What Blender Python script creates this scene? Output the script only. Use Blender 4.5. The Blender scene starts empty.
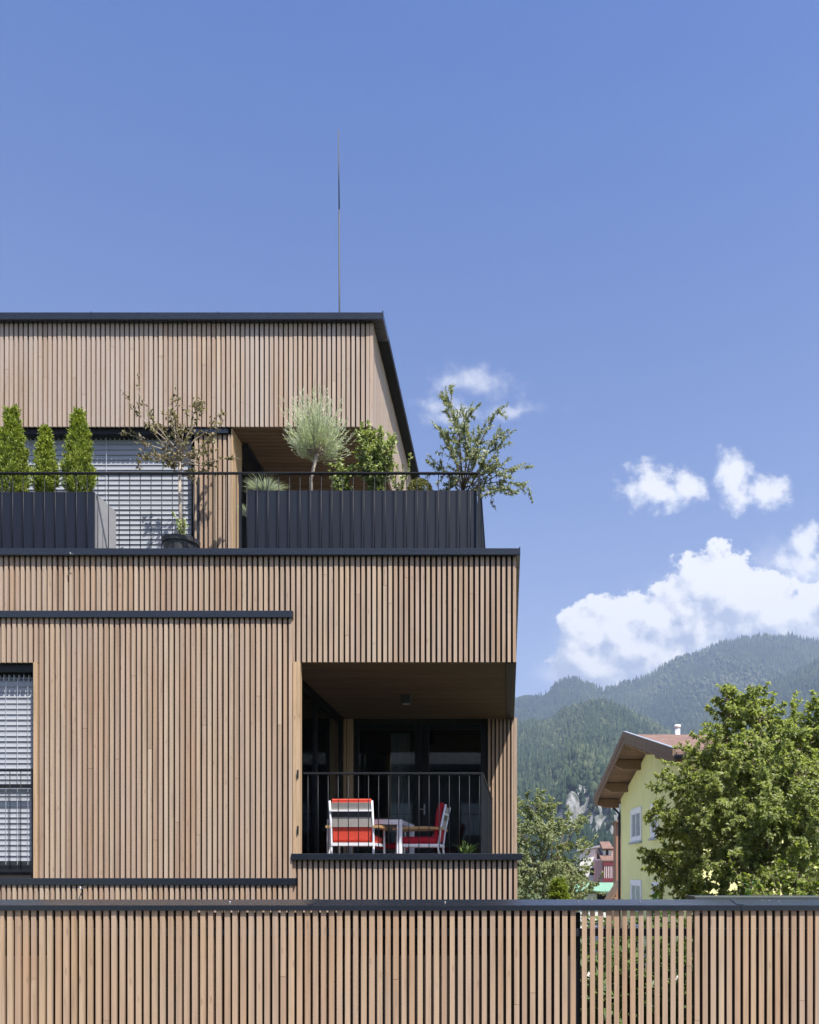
import bpy, math, random
import numpy as np
from mathutils import Vector

random.seed(7)
RNG = np.random.default_rng(11)
scene = bpy.context.scene
COL = scene.collection
CZ = 2.75            # camera height
F = 819.0            # focal length in pixels of the 819 px wide frame
U0, V0 = 508.0, 870.0


def wx(u, Y):
    return (u - U0) / F * Y


def wz(v, Y):
    return CZ + (V0 - v) / F * Y


# ------------------------------------------------------------------ materials
def new_mat(name):
    m = bpy.data.materials.new(name)
    m.use_nodes = True
    nt = m.node_tree
    for n in list(nt.nodes):
        nt.nodes.remove(n)
    out = nt.nodes.new('ShaderNodeOutputMaterial')
    return m, nt, out


def N(nt, kind, **kw):
    n = nt.nodes.new(kind)
    for k, v in kw.items():
        if k.startswith('i_'):
            n.inputs[k[2:].replace('_', ' ')].default_value = v
        else:
            setattr(n, k, v)
    return n


def ramp(nt, stops):
    n = nt.nodes.new('ShaderNodeValToRGB')
    cr = n.color_ramp
    while len(cr.elements) < len(stops):
        cr.elements.new(0.5)
    for e, (p, c) in zip(cr.elements, stops):
        e.position = p
        e.color = (c[0], c[1], c[2], 1)
    return n


def math_node(nt, op, a=None, b=None, c=None, clamp=False):
    n = nt.nodes.new('ShaderNodeMath')
    n.operation = op
    n.use_clamp = clamp
    for i, v in enumerate((a, b, c)):
        if v is None:
            continue
        if isinstance(v, (int, float)):
            n.inputs[i].default_value = v
        else:
            nt.links.new(v, n.inputs[i])
    return n.outputs[0]


def mixcol(nt, fac, a, b, mode='MIX'):
    n = nt.nodes.new('ShaderNodeMix')
    n.data_type = 'RGBA'
    n.blend_type = mode
    for sock, v in ((n.inputs[0], fac), (n.inputs[6], a), (n.inputs[7], b)):
        if isinstance(v, (int, float)):
            sock.default_value = v
        elif isinstance(v, tuple):
            sock.default_value = (v[0], v[1], v[2], 1)
        else:
            nt.links.new(v, sock)
    return n.outputs[2]


def coords(nt, scale):
    tc = N(nt, 'ShaderNodeTexCoord')
    mp = N(nt, 'ShaderNodeMapping')
    mp.inputs['Scale'].default_value = scale
    nt.links.new(tc.outputs['Object'], mp.inputs[0])
    return mp.outputs[0]


def noise(nt, vec, scale, detail=4, rough=0.55):
    n = N(nt, 'ShaderNodeTexNoise')
    n.inputs['Scale'].default_value = scale
    n.inputs['Detail'].default_value = detail
    n.inputs['Roughness'].default_value = rough
    nt.links.new(vec, n.inputs['Vector'])
    return n.outputs['Fac']


def plain(name, col, rough=0.6, metal=0.0, var=0.12, nscale=6.0, bump=0.0, spec=0.5, stretch=(1, 1, 1)):
    """A surface of one colour with a little unevenness in tone and gloss."""
    m, nt, out = new_mat(name)
    p = N(nt, 'ShaderNodeBsdfPrincipled')
    vec = coords(nt, stretch)
    f = noise(nt, vec, nscale, 5)
    lo = tuple(c * (1 - var) for c in col)
    hi = tuple(min(1, c * (1 + var)) for c in col)
    r = ramp(nt, [(0.3, lo), (0.7, hi)])
    nt.links.new(f, r.inputs[0])
    nt.links.new(r.outputs[0], p.inputs['Base Color'])
    f2 = noise(nt, vec, nscale * 5, 3)
    rr = math_node(nt, 'MULTIPLY_ADD', f2, 0.2, rough - 0.1, clamp=True)
    nt.links.new(rr, p.inputs['Roughness'])
    p.inputs['Metallic'].default_value = metal
    p.inputs['Specular IOR Level'].default_value = spec
    if bump:
        b = N(nt, 'ShaderNodeBump')
        b.inputs['Strength'].default_value = bump
        b.inputs['Distance'].default_value = 0.01
        nt.links.new(f2, b.inputs['Height'])
        nt.links.new(b.outputs[0], p.inputs['Normal'])
    nt.links.new(p.outputs[0], out.inputs[0])
    return m


def wood(name, tones, grey=0.25, axis=2, greycol=(.39, .33, .28), bump=.25, seed=0.0):
    """Weathered larch: one tone per board (attribute tint), long grain, knots, grey weathering."""
    m, nt, out = new_mat(name)
    p = N(nt, 'ShaderNodeBsdfPrincipled')
    at = N(nt, 'ShaderNodeAttribute', attribute_name='tint')
    r = ramp(nt, [(i / (len(tones) - 1), c) for i, c in enumerate(tones)])
    nt.links.new(at.outputs['Fac'], r.inputs[0])
    sc = [38.0, 38.0, 38.0]
    sc[axis] = 1.6
    vec = coords(nt, tuple(sc))
    # shift the grain per board
    add = N(nt, 'ShaderNodeVectorMath', operation='ADD')
    cb = N(nt, 'ShaderNodeCombineXYZ')
    off = math_node(nt, 'MULTIPLY', at.outputs['Fac'], 53.0 + seed)
    for i in range(3):
        nt.links.new(off, cb.inputs[i])
    nt.links.new(vec, add.inputs[0])
    nt.links.new(cb.outputs[0], add.inputs[1])
    grain = noise(nt, add.outputs[0], 1.0, 5, .6)
    g2 = ramp(nt, [(.25, (.58, .54, .50)), (.5, (.98, .98, .98)), (.75, (1.15, 1.15, 1.15))])
    nt.links.new(grain, g2.inputs[0])
    c = mixcol(nt, 1.0, r.outputs[0], g2.outputs[0], 'MULTIPLY')
    # knots
    sk = [16.0, 16.0, 16.0]
    sk[axis] = 4.0
    veck = coords(nt, tuple(sk))
    vor = N(nt, 'ShaderNodeTexVoronoi', feature='F1')
    vor.inputs['Scale'].default_value = 1.0
    nt.links.new(veck, vor.inputs['Vector'])
    kn = ramp(nt, [(.07, (1, 1, 1)), (.16, (0, 0, 0))])
    nt.links.new(vor.outputs['Distance'], kn.inputs[0])
    kfac = math_node(nt, 'MULTIPLY', kn.outputs[0], .55)
    c = mixcol(nt, kfac, c, (.17, .095, .05))
    # grey weathering in broad vertical washes
    sw = [3.0, 3.0, 3.0]
    sw[axis] = .7
    wv = coords(nt, tuple(sw))
    w = noise(nt, wv, 1.0, 4, .6)
    wr = ramp(nt, [(.3, (0, 0, 0)), (.72, (1, 1, 1))])
    nt.links.new(w, wr.inputs[0])
    wf = math_node(nt, 'MULTIPLY_ADD', wr.outputs[0], grey, grey * .45, clamp=True)
    c = mixcol(nt, wf, c, greycol)
    nt.links.new(c, p.inputs['Base Color'])
    p.inputs['Roughness'].default_value = .78
    p.inputs['Specular IOR Level'].default_value = .25
    b = N(nt, 'ShaderNodeBump')
    b.inputs['Strength'].default_value = bump
    b.inputs['Distance'].default_value = .002
    nt.links.new(grain, b.inputs['Height'])
    nt.links.new(b.outputs[0], p.inputs['Normal'])
    nt.links.new(p.outputs[0], out.inputs[0])
    return m


def leafmat(name, tones, trans=.35, rough=.5, spec=.4):
    m, nt, out = new_mat(name)
    at = N(nt, 'ShaderNodeAttribute', attribute_name='tint')
    r = ramp(nt, [(i / max(1, len(tones) - 1), c) for i, c in enumerate(tones)])
    nt.links.new(at.outputs['Fac'], r.inputs[0])
    p = N(nt, 'ShaderNodeBsdfPrincipled')
    p.inputs['Roughness'].default_value = rough
    p.inputs['Specular IOR Level'].default_value = spec
    nt.links.new(r.outputs[0], p.inputs['Base Color'])
    t = N(nt, 'ShaderNodeBsdfTranslucent')
    tcol = mixcol(nt, 1.0, r.outputs[0], (1.25, 1.35, .6), 'MULTIPLY')
    nt.links.new(tcol, t.inputs['Color'])
    mx = N(nt, 'ShaderNodeMixShader')
    mx.inputs[0].default_value = trans
    nt.links.new(p.outputs[0], mx.inputs[1])
    nt.links.new(t.outputs[0], mx.inputs[2])
    nt.links.new(mx.outputs[0], out.inputs[0])
    return m


def glassmat(name, tint=(.75, .8, .82), refl=.055):
    m, nt, out = new_mat(name)
    tr = N(nt, 'ShaderNodeBsdfTransparent')
    tr.inputs[0].default_value = (*tint, 1)
    gl = N(nt, 'ShaderNodeBsdfGlossy')
    gl.inputs['Roughness'].default_value = .02
    gl.inputs['Color'].default_value = (.9, .95, 1, 1)
    lw = N(nt, 'ShaderNodeFresnel')
    lw.inputs['IOR'].default_value = 1.5
    f = math_node(nt, 'MULTIPLY_ADD', lw.outputs[0], 1.0, refl - .04, clamp=True)
    mx = N(nt, 'ShaderNodeMixShader')
    nt.links.new(f, mx.inputs[0])
    nt.links.new(tr.outputs[0], mx.inputs[1])
    nt.links.new(gl.outputs[0], mx.inputs[2])
    nt.links.new(mx.outputs[0], out.inputs[0])
    return m


LARCH = [(0.438, 0.279, 0.165), (0.365, 0.223, 0.13), (0.463, 0.335, 0.217), (0.422, 0.275, 0.178), (0.52, 0.387, 0.265), (0.333, 0.205, 0.123), (0.455, 0.312, 0.214), (0.398, 0.275, 0.188), (0.487, 0.342, 0.214)]
LARCH_F = [(0.417, 0.261, 0.142), (0.34, 0.201, 0.106), (0.432, 0.296, 0.168), (0.393, 0.246, 0.145), (0.47, 0.331, 0.198), (0.318, 0.186, 0.1), (0.424, 0.281, 0.172), (0.379, 0.253, 0.154)]
M = {}
M['larch'] = wood('larch', LARCH, .36)
M['larch_grey'] = wood('larch_grey', LARCH, .62, greycol=(.43, .365, .32))
M['larch_fence'] = wood('larch_fence', LARCH_F, .34, seed=3, greycol=(.37, .31, .255))
M['jamb'] = wood('jamb_wood', [(.50, .34, .19), (.46, .31, .18)], .12)
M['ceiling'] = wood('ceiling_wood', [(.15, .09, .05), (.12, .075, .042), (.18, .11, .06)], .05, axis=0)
M['membrane'] = plain('black_membrane', (.022, .016, .013), .85, var=.3)
M['metal'] = plain('anthracite_metal', (.016, .019, .026), .42, .0, .12, 3, 0, .4)
M['cap'] = plain('anthracite_cap', (.015, .019, .027), .27, .0, .12, 2.5, 0, .6, stretch=(.4, 2, 2))
M['rail'] = plain('railing_paint', (.010, .011, .014), .5, .0, .2, 8, 0, .3)
M['panel'] = plain('planter_panel', (.009, .0125, .023), .5, .0, .15, 2, 0, .35, stretch=(8, 8, .6))
M['zinc'] = plain('planter_side', (.36, .36, .37), .5, .0, .08, 4)
M['blind'] = plain('blind_aluminium', (.33, .345, .37), .5, .0, .05, 5, stretch=(1, 1, 8))
M['cord'] = plain('blind_guide', (.55, .57, .6), .5, .3, .1)
M['frame'] = plain('dark_window_frame', (.007, .0075, .009), .45, 0, .2, 6, 0, .35)
M['glass'] = glassmat('window_glass')
M['interior'] = plain('interior_plaster', (.30, .29, .27), .8)
M['curtain'] = plain('curtain_cloth', (.42, .42, .40), .9, 0, .2, 12, .4, .2, stretch=(6, 6, .3))
M['soil'] = plain('soil', (.04, .028, .018), .95, 0, .4, 30, .6, .1)
M['deck'] = plain('terrace_paving', (.30, .29, .28), .8, 0, .15, 4)
M['pot'] = plain('black_pot', (.030, .031, .034), .5, 0, .2)
M['white_paint'] = plain('white_powder_coat', (.72, .73, .76), .4, 0, .04)
M['teak'] = wood('teak', [(.42, .25, .10), (.50, .31, .13)], .05, axis=1)
M['red'] = plain('red_cloth', (.80, .09, .055), .85, 0, .1, 40, .2, .2)
M['shaded_red'] = plain('shaded_red_cloth', (.40, .018, .03), .85, 0, .1, 40, .2, .2)  # the red cushion cloth again, loggia shade put into its colour
M['taupe'] = plain('taupe_mesh', (.36, .33, .30), .8, 0, .1, 60, .2, .2)
M['lamp'] = plain('lamp_body', (.05, .05, .055), .5)
M['steel'] = plain('galvanised_steel', (.30, .31, .33), .4, .7, .12, 20)
M['bark'] = plain('bark', (.16, .12, .085), .9, 0, .35, 25, .7, .2, stretch=(1, 1, .3))
M['pale_bark'] = plain('pale_bark', (.40, .34, .27), .85, 0, .25, 30, .5, .2, stretch=(1, 1, .4))
M['yellow'] = plain('yellow_render', (.80, .785, .37), .9, 0, .06, 1.2, .15, .2)
M['house_trim'] = plain('white_window_trim', (.86, .86, .86), .6, 0, .05)
M['brown_timber'] = wood('brown_timber', [(.20, .115, .06), (.23, .135, .07), (.165, .095, .05)], .12, axis=1)
M['brown_weathered'] = wood('weathered_bargeboard', [(.20, .13, .085), (.23, .155, .105)], .18, axis=1, greycol=(.24, .185, .145))
M['lead'] = plain('lead_strip', (.38, .40, .43), .45, .3, .1)
M['white_wall'] = plain('white_render', (.72, .70, .66), .9, 0, .06, .5)
M['pink_wall'] = plain('pink_render', (.62, .30, .30), .9, 0, .08, .5)
M['balcony_red'] = plain('dark_red_timber', (.15, .02, .03), .7, 0, .2)
M['pale_bars'] = plain('pale_bars', (.62, .50, .50), .7)
M['mint'] = plain('mint_sheet_roof', (.20, .36, .26), .9, 0, .08, 1, 0, .05, stretch=(4, 1, 1))
M['barn'] = wood('barn_boards', [(.26, .13, .08), (.31, .16, .10), (.22, .11, .07)], .1)
M['asphalt'] = plain('asphalt', (.055, .055, .057), .9, 0, .25, 60, .4, .2)
M['kerb'] = plain('kerb_stone', (.36, .35, .33), .85, 0, .15, 8)
M['bounce_ground'] = plain('pale_bounce_ground', (.50, .47, .42), .95, 0, .18, 25, .5, .1)  # pale colour for the added bounce sheet by the house
M['plinth'] = plain('concrete_plinth', (.34, .33, .31), .85, 0, .15, 4)


def rooftile(name, c1, c2):
    m, nt, out = new_mat(name)
    p = N(nt, 'ShaderNodeBsdfPrincipled')
    vec = coords(nt, (1, 1, 1))
    br = N(nt, 'ShaderNodeTexBrick')
    br.inputs['Scale'].default_value = 2.6
    br.inputs['Color1'].default_value = (*c1, 1)
    br.inputs['Color2'].default_value = (*c2, 1)
    br.inputs['Mortar'].default_value = (c1[0] * .4, c1[1] * .4, c1[2] * .4, 1)
    br.inputs['Mortar Size'].default_value = .03
    nt.links.new(vec, br.inputs['Vector'])
    f = noise(nt, vec, 2.0, 5)
    c = mixcol(nt, 1.0, br.outputs['Color'], ramp_of(nt, f), 'MULTIPLY')
    nt.links.new(c, p.inputs['Base Color'])
    p.inputs['Roughness'].default_value = .8
    nt.links.new(p.outputs[0], out.inputs[0])
    return m


def ramp_of(nt, f, lo=.7, hi=1.2):
    r = ramp(nt, [(.3, (lo, lo, lo)), (.7, (hi, hi, hi))])
    nt.links.new(f, r.inputs[0])
    return r.outputs[0]


M['tiles'] = rooftile('roof_tiles', (.28, .165, .12), (.22, .13, .10))

M['leaf_big'] = leafmat('walnut_leaves', [(.14, .175, .05), (.235, .275, .085), (.33, .365, .14), (.45, .465, .23)], .55, .42)
M['leaf_grey'] = leafmat('greygreen_leaves', [(.125, .16, .07), (.205, .24, .11), (.29, .325, .175), (.40, .41, .26)], .4)
M['leaf_thuja'] = leafmat('thuja_sprays', [(.13, .18, .02), (.25, .31, .04), (.40, .45, .09)], .25)
M['leaf_yellow'] = leafmat('lime_leaves', [(.12, .17, .02), (.20, .25, .035), (.28, .33, .06)], .35)
M['leaf_olive'] = leafmat('olive_leaves', [(.14, .17, .10), (.25, .285, .18), (.34, .37, .23), (.42, .42, .18)], .25)
M['leaf_bronze'] = leafmat('bronze_leaves', [(.10, .075, .045), (.16, .13, .07), (.20, .20, .085), (.28, .21, .12)], .25)
M['leaf_willow'] = leafmat('pale_willow', [(.38, .42, .27), (.50, .55, .39), (.62, .66, .50)], .3)
M['leaf_fescue'] = leafmat('blue_fescue', [(.42, .46, .44), (.58, .62, .60), (.72, .75, .72)], .2)
M['leaf_euonymus'] = leafmat('variegated_leaves', [(.10, .145, .035), (.20, .26, .075), (.37, .42, .16), (.56, .58, .32)], .3)
M['leaf_box'] = leafmat('box_leaves', [(.09, .10, .025), (.15, .155, .04), (.23, .215, .07)], .25)
M['leaf_dark'] = leafmat('shade_plant', [(.04, .09, .02), (.08, .14, .03), (.15, .2, .05)], .3)


def ground_mat():
    m, nt, out = new_mat('lawn')
    p = N(nt, 'ShaderNodeBsdfPrincipled')
    vec = coords(nt, (1, 1, 1))
    f = noise(nt, vec, 3.0, 8, .7)
    r = ramp(nt, [(.3, (.03, .055, .012)), (.5, (.055, .085, .02)), (.7, (.10, .115, .035))])
    nt.links.new(f, r.inputs[0])
    nt.links.new(r.outputs[0], p.inputs['Base Color'])
    p.inputs['Roughness'].default_value = .9
    b = N(nt, 'ShaderNodeBump')
    b.inputs['Strength'].default_value = .7
    f2 = noise(nt, vec, 40, 4)
    nt.links.new(f2, b.inputs['Height'])
    nt.links.new(b.outputs[0], p.inputs['Normal'])
    nt.links.new(p.outputs[0], out.inputs[0])
    return m


def mountain_mat():
    m, nt, out = new_mat('mountain_ground')
    p = N(nt, 'ShaderNodeBsdfPrincipled')
    vec = coords(nt, (1, 1, 1))
    f = noise(nt, vec, .05, 8, .7)
    r = ramp(nt, [(.3, (.012, .022, .008)), (.55, (.025, .040, .014)), (.75, (.05, .065, .025))])
    nt.links.new(f, r.inputs[0])
    rk = noise(nt, coords(nt, (.16, .09, .06)), 1.0, 9, .72)
    rr = ramp(nt, [(.32, (.035, .045, .03)), (.45, (.10, .11, .09)), (.55, (.22, .22, .215)), (.72, (.34, .34, .335))])
    nt.links.new(rk, rr.inputs[0])
    at = N(nt, 'ShaderNodeAttribute', attribute_name='rock')
    c = mixcol(nt, at.outputs['Fac'], r.outputs[0], rr.outputs[0])
    nt.links.new(c, p.inputs['Base Color'])
    p.inputs['Roughness'].default_value = .95
    p.inputs['Specular IOR Level'].default_value = .1
    nt.links.new(p.outputs[0], out.inputs[0])
    return m


M['lawn'] = ground_mat()
M['mountain'] = mountain_mat()
M['forest'] = leafmat('forest_trees', [(.012, .028, .016), (.026, .046, .024), (.055, .078, .036), (.10, .115, .06)], .12, .8, .15)


# ------------------------------------------------------------------ geometry helpers
class MB:
    """Collects boxes, tubes and leaves; build() links them as one mesh object."""

    def __init__(s):
        s.v, s.f, s.t = [], [], []
        s.n = 0

    def raw(s, verts, faces, tint=.5):
        b = s.n
        s.v.extend([tuple(v) for v in verts])
        s.f.extend([tuple(i + b for i in f) for f in faces])
        s.t.extend([tint] * len(verts))
        s.n += len(verts)

    def box(s, x0, x1, y0, y1, z0, z1, tint=None):
        if tint is None:
            tint = random.random()
        s.raw([(x0, y0, z0), (x1, y0, z0), (x1, y1, z0), (x0, y1, z0), (x0, y0, z1), (x1, y0, z1), (x1, y1, z1), (x0, y1, z1)],
              [(0, 3, 2, 1), (4, 5, 6, 7), (0, 1, 5, 4), (1, 2, 6, 5), (2, 3, 7, 6), (3, 0, 4, 7)], tint)

    def bbox(s, x0, x1, y0, y1, z0, z1, b=.004, tint=None):
        """a box with chamfered edges along its longest axis (and caps)"""
        if tint is None:
            tint = random.random()
        d = (x1 - x0, y1 - y0, z1 - z0)
        ax = d.index(max(d))
        o = [i for i in range(3) if i != ax]
        lo = (x0, y0, z0)
        hi = (x1, y1, z1)
        a0, a1, c0, c1 = lo[o[0]], hi[o[0]], lo[o[1]], hi[o[1]]
        prof = [(a0 + b, c0), (a1 - b, c0), (a1, c0 + b), (a1, c1 - b), (a1 - b, c1), (a0 + b, c1), (a0, c1 - b), (a0, c0 + b)]
        vs = []
        for e in (lo[ax], hi[ax]):
            for (p, q) in prof:
                w = [0, 0, 0]
                w[ax] = e
                w[o[0]] = p
                w[o[1]] = q
                vs.append(tuple(w))
        fs = [tuple(range(8)), tuple(range(15, 7, -1))]
        for i in range(8):
            j = (i + 1) % 8
            fs.append((i, j, j + 8, i + 8))
        s.raw(vs, fs, tint)

    def tube(s, pts, radii, sides=6, tint=.5, cap=True):
        pts = [Vector(p) for p in pts]
        if isinstance(radii, (int, float)):
            radii = [radii] * len(pts)
        vs = []
        ref = Vector((.31, .2, .93))
        for i, p in enumerate(pts):
            d = pts[min(i + 1, len(pts) - 1)] - pts[max(i - 1, 0)]
            if d.length < 1e-9:
                d = Vector((0, 0, 1))
            d.normalize()
            r_ = ref if abs(d.dot(ref)) < .95 else Vector((1, 0, 0))
            a = d.cross(r_).normalized()
            b = d.cross(a)
            for k in range(sides):
                t = 2 * math.pi * k / sides
                vs.append(p + (a * math.cos(t) + b * math.sin(t)) * radii[i])
        fs = []
        for i in range(len(pts) - 1):
            for k in range(sides):
                k2 = (k + 1) % sides
                fs.append((i * sides + k, i * sides + k2, (i + 1) * sides + k2, (i + 1) * sides + k))
        if cap:
            fs.append(tuple(range(sides - 1, -1, -1)))
            e = (len(pts) - 1) * sides
            fs.append(tuple(range(e, e + sides)))
        s.raw(vs, fs, tint)

    def beam(s, p0, p1, w, h, up=(0, 0, 1), tint=None):
        """a rectangular bar from p0 to p1, w across, h along up"""
        if tint is None:
            tint = random.random()
        p0, p1, up = Vector(p0), Vector(p1), Vector(up)
        d = (p1 - p0).normalized()
        a = d.cross(up).normalized() * (w / 2)
        b = a.cross(d).normalized() * (h / 2)
        vs = []
        for p in (p0, p1):
            vs += [p - a - b, p + a - b, p + a + b, p - a + b]
        s.raw(vs, [(0, 3, 2, 1), (4, 5, 6, 7), (0, 1, 5, 4), (1, 2, 6, 5), (2, 3, 7, 6), (3, 0, 4, 7)], tint)

    def prism(s, poly, d, tint=.5):
        """extrude a 3D polygon by the vector d"""
        n = len(poly)
        d = Vector(d)
        vs = [Vector(p) for p in poly] + [Vector(p) + d for p in poly]
        fs = [tuple(range(n - 1, -1, -1)), tuple(range(n, 2 * n))]
        for i in range(n):
            j = (i + 1) % n
            fs.append((i, j, n + j, n + i))
        s.raw(vs, fs, tint)

    def lathe(s, c, prof, sides=20, tint=.5):
        vs, fs = [], []
        for (r, z) in prof:
            for k in range(sides):
                t = 2 * math.pi * k / sides
                vs.append((c[0] + r * math.cos(t), c[1] + r * math.sin(t), c[2] + z))
        for i in range(len(prof) - 1):
            for k in range(sides):
                k2 = (k + 1) % sides
                fs.append((i * sides + k, i * sides + k2, (i + 1) * sides + k2, (i + 1) * sides + k))
        s.raw(vs, fs, tint)

    def build(s, name, mat, parent=None, smooth=False):
        me = bpy.data.meshes.new(name)
        org = Vector((0, 0, 0))
        if parent is not None:
            q = parent
            while q is not None:
                org += q.location
                q = q.parent
        me.from_pydata([(v[0] - org.x, v[1] - org.y, v[2] - org.z) for v in s.v], [], s.f)
        a = me.attributes.new('tint', 'FLOAT', 'POINT')
        a.data.foreach_set('value', s.t)
        me.materials.append(mat)
        if smooth:
            me.polygons.foreach_set('use_smooth', [True] * len(me.polygons))
        o = bpy.data.objects.new(name, me)
        COL.objects.link(o)
        o.parent = parent
        return o


def np_object(name, verts, faces, mat, parent=None, attrs=None, smooth=False):
    """verts (n,3), faces (m,k) of one k -> mesh object"""
    verts = np.asarray(verts, np.float32)
    if parent is not None:
        org = np.array(parent.location, np.float32)
        verts = verts - org
    faces = np.asarray(faces, np.int32)
    me = bpy.data.meshes.new(name)
    me.vertices.add(len(verts))
    me.vertices.foreach_set('co', verts.ravel())
    m, k = faces.shape
    me.loops.add(m * k)
    me.loops.foreach_set('vertex_index', faces.ravel())
    me.polygons.add(m)
    me.polygons.foreach_set('loop_start', np.arange(0, m * k, k, dtype=np.int32))
    me.polygons.foreach_set('loop_total', np.full(m, k, np.int32))
    if smooth:
        me.polygons.foreach_set('use_smooth', np.ones(m, bool))
    for an, av in (attrs or {}).items():
        at = me.attributes.new(an, 'FLOAT', 'POINT')
        at.data.foreach_set('value', np.asarray(av, np.float32))
    me.update()
    me.validate()
    me.materials.append(mat)
    o = bpy.data.objects.new(name, me)
    COL.objects.link(o)
    o.parent = parent
    return o


def thing(name, label, cat, loc=(0, 0, 0), group=None):
    o = bpy.data.objects.new(name, None)
    o.empty_display_size = .2
    COL.objects.link(o)
    o.location = loc
    o['label'] = label
    o['category'] = cat
    if group:
        o['group'] = group
    return o


def tag(o, label, cat, group=None):
    o['label'] = label
    o['category'] = cat
    if group:
        o['group'] = group
    return o


def part(name, parent, label=None):
    """an Empty part that carries sub-parts"""
    o = bpy.data.objects.new(name, None)
    COL.objects.link(o)
    o.parent = parent
    if label:
        o['label'] = label
    return o


def structure(o):
    o['kind'] = 'structure'
    return o


def unit(a):
    return a / np.maximum(np.linalg.norm(a, axis=1, keepdims=True), 1e-9)


def leaf_arrays(P, D, L, W, rng, droop=0.0, fold=.25, face=.8, out=None):
    """one folded quad per leaf; P base points, D directions"""
    n = len(P)
    D = unit(D + np.array([0, 0, -droop]))
    R = rng.normal(size=(n, 3)) * .55 + np.array([.30, -.50, .70]) * face + (0 if out is None else out * .5)
    S = unit(np.cross(D, R))
    Nn = np.cross(S, D)
    L = np.broadcast_to(L, (n,))[:, None]
    W = np.broadcast_to(W, (n,))[:, None]
    mid = P + D * L * .45 + Nn * W * fold
    v = np.empty((n, 4, 3))
    v[:, 0] = P
    v[:, 1] = mid + S * W * .5
    v[:, 2] = P + D * L - Nn * L * .08
    v[:, 3] = mid - S * W * .5
    f = np.arange(n * 4).reshape(n, 4)
    return v.reshape(-1, 3), f


def crown_object(name, P, D, L, W, rng, mat, parent, droop=0., fold=.25, tint=None):
    P = np.asarray(P)
    v, f = leaf_arrays(P, np.asarray(D), L, W, rng, droop, fold, .9, unit(P - P.mean(0)))
    n = len(P)
    if tint is None:
        tint = rng.random(n)
    return np_object(name, v, f, mat, parent, {'tint': np.repeat(tint, 4)})


def wander(p, d, length, n, rng, jit=.18, up=0.0):
    pts = [np.array(p, float)]
    d = np.array(d, float)
    d /= np.linalg.norm(d)
    for i in range(n):
        d = d + rng.normal(size=3) * jit + np.array([0, 0, up])
        d /= np.linalg.norm(d)
        pts.append(pts[-1] + d * length / n)
    return pts, d


def smoothstep(a, b, x):
    t = np.clip((x - a) / (b - a), 0, 1)
    return t * t * (3 - 2 * t)


_tabs = {}


def vnoise(x, y, seed=0):
    if seed not in _tabs:
        _tabs[seed] = np.random.default_rng(1000 + seed).random((256, 256))
    T = _tabs[seed]
    xi, yi = np.floor(x).astype(int), np.floor(y).astype(int)
    fx, fy = x - xi, y - yi
    fx, fy = fx * fx * (3 - 2 * fx), fy * fy * (3 - 2 * fy)
    a = T[xi % 256, yi % 256]
    b = T[(xi + 1) % 256, yi % 256]
    c = T[xi % 256, (yi + 1) % 256]
    d = T[(xi + 1) % 256, (yi + 1) % 256]
    return (a * (1 - fx) + b * fx) * (1 - fy) + (c * (1 - fx) + d * fx) * fy - .5


def fbm(x, y, seed=0, octs=5, gain=.5):
    s, a = 0, 1.0
    for k in range(octs):
        s = s + a * vnoise(x * 2 ** k + 17 * k, y * 2 ** k - 9 * k, seed + k)
        a *= gain
    return s


# ------------------------------------------------------------------ apartment building
PITCH = .0588
YF = 8.90            # face of the lower storeys' slats
YU = 10.0            # face of the top storey's slats
YB = 12.26           # back wall of the loggia
YP = 8.875           # face of the slightly proud panel on the left

bld = thing('apartment_building', 'timber slatted apartment block with stepped storeys, black edge flashings and corner balconies', 'building', (-3, YF, 0))


def slats_x(mb, x0, x1, z0, z1, yf, w=.0350, depth=.024, pitch=PITCH, zjit=.0):
    """upright boards side by side along X"""
    n = int(math.floor((x1 - x0) / pitch))
    for i in range(n + 1):
        xa = x1 - (i + 1) * pitch + (pitch - w)
        if xa < x0 - .02:
            break
        ww = w + random.uniform(-.0018, .0018)
        xa += random.uniform(-.0012, .0012)
        y = yf + random.uniform(0, .003)
        t = random.random()
        za = (z0(xa) if callable(z0) else z0) + random.uniform(-zjit, zjit)
        if z1 - za > 1.0 and random.random() < .22:       # a board made of two lengths, butted
            zm = za + (z1 - za) * random.uniform(.15, .85)
            mb.box(xa, xa + ww, y, yf + depth, za, zm - .0015, t)
            mb.box(xa, xa + ww, y + random.uniform(-.001, .002), yf + depth, zm + .0015, z1, min(1, max(0, t + random.uniform(-.12, .12))))
        else:
            mb.box(xa, xa + ww, y, yf + depth, za, z1, t)


def slats_y(mb, y0, y1, z0, z1, xf, w=.0360, depth=.026, pitch=PITCH):
    """upright boards side by side along Y, facing +X"""
    n = int((y1 - y0) / pitch)
    for i in range(n):
        ya = y0 + i * pitch
        x = xf - random.uniform(0, .003)
        mb.box(xf - depth, x, ya, ya + w, z0, z1)


XL = -7.2                                    # left end of what is built
XR = wx(516.3, YF)                           # right edge of the lower storeys
z_cap1 = wz(549, YF)                         # top of the storey parapet
z_lintel = wz(662, YF)                       # underside of the loggia lintel
z_sill_t, z_sill_b = wz(853, YF), wz(860, YF)
z_floor = CZ - .13
x_log = wx(300, YF)                          # loggia opening, left side
x_panel = wx(293, YF)
x_win = wx(34.5, YF)
z_win_t, z_win_b = wz(663, YF), wz(872, YF)
z_fl1_t, z_fl1_b = wz(612, YF), wz(619, YF)
z_fl2_t, z_fl2_b = wz(878, YF), wz(885, YF)
z_terr = 5.95

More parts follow.
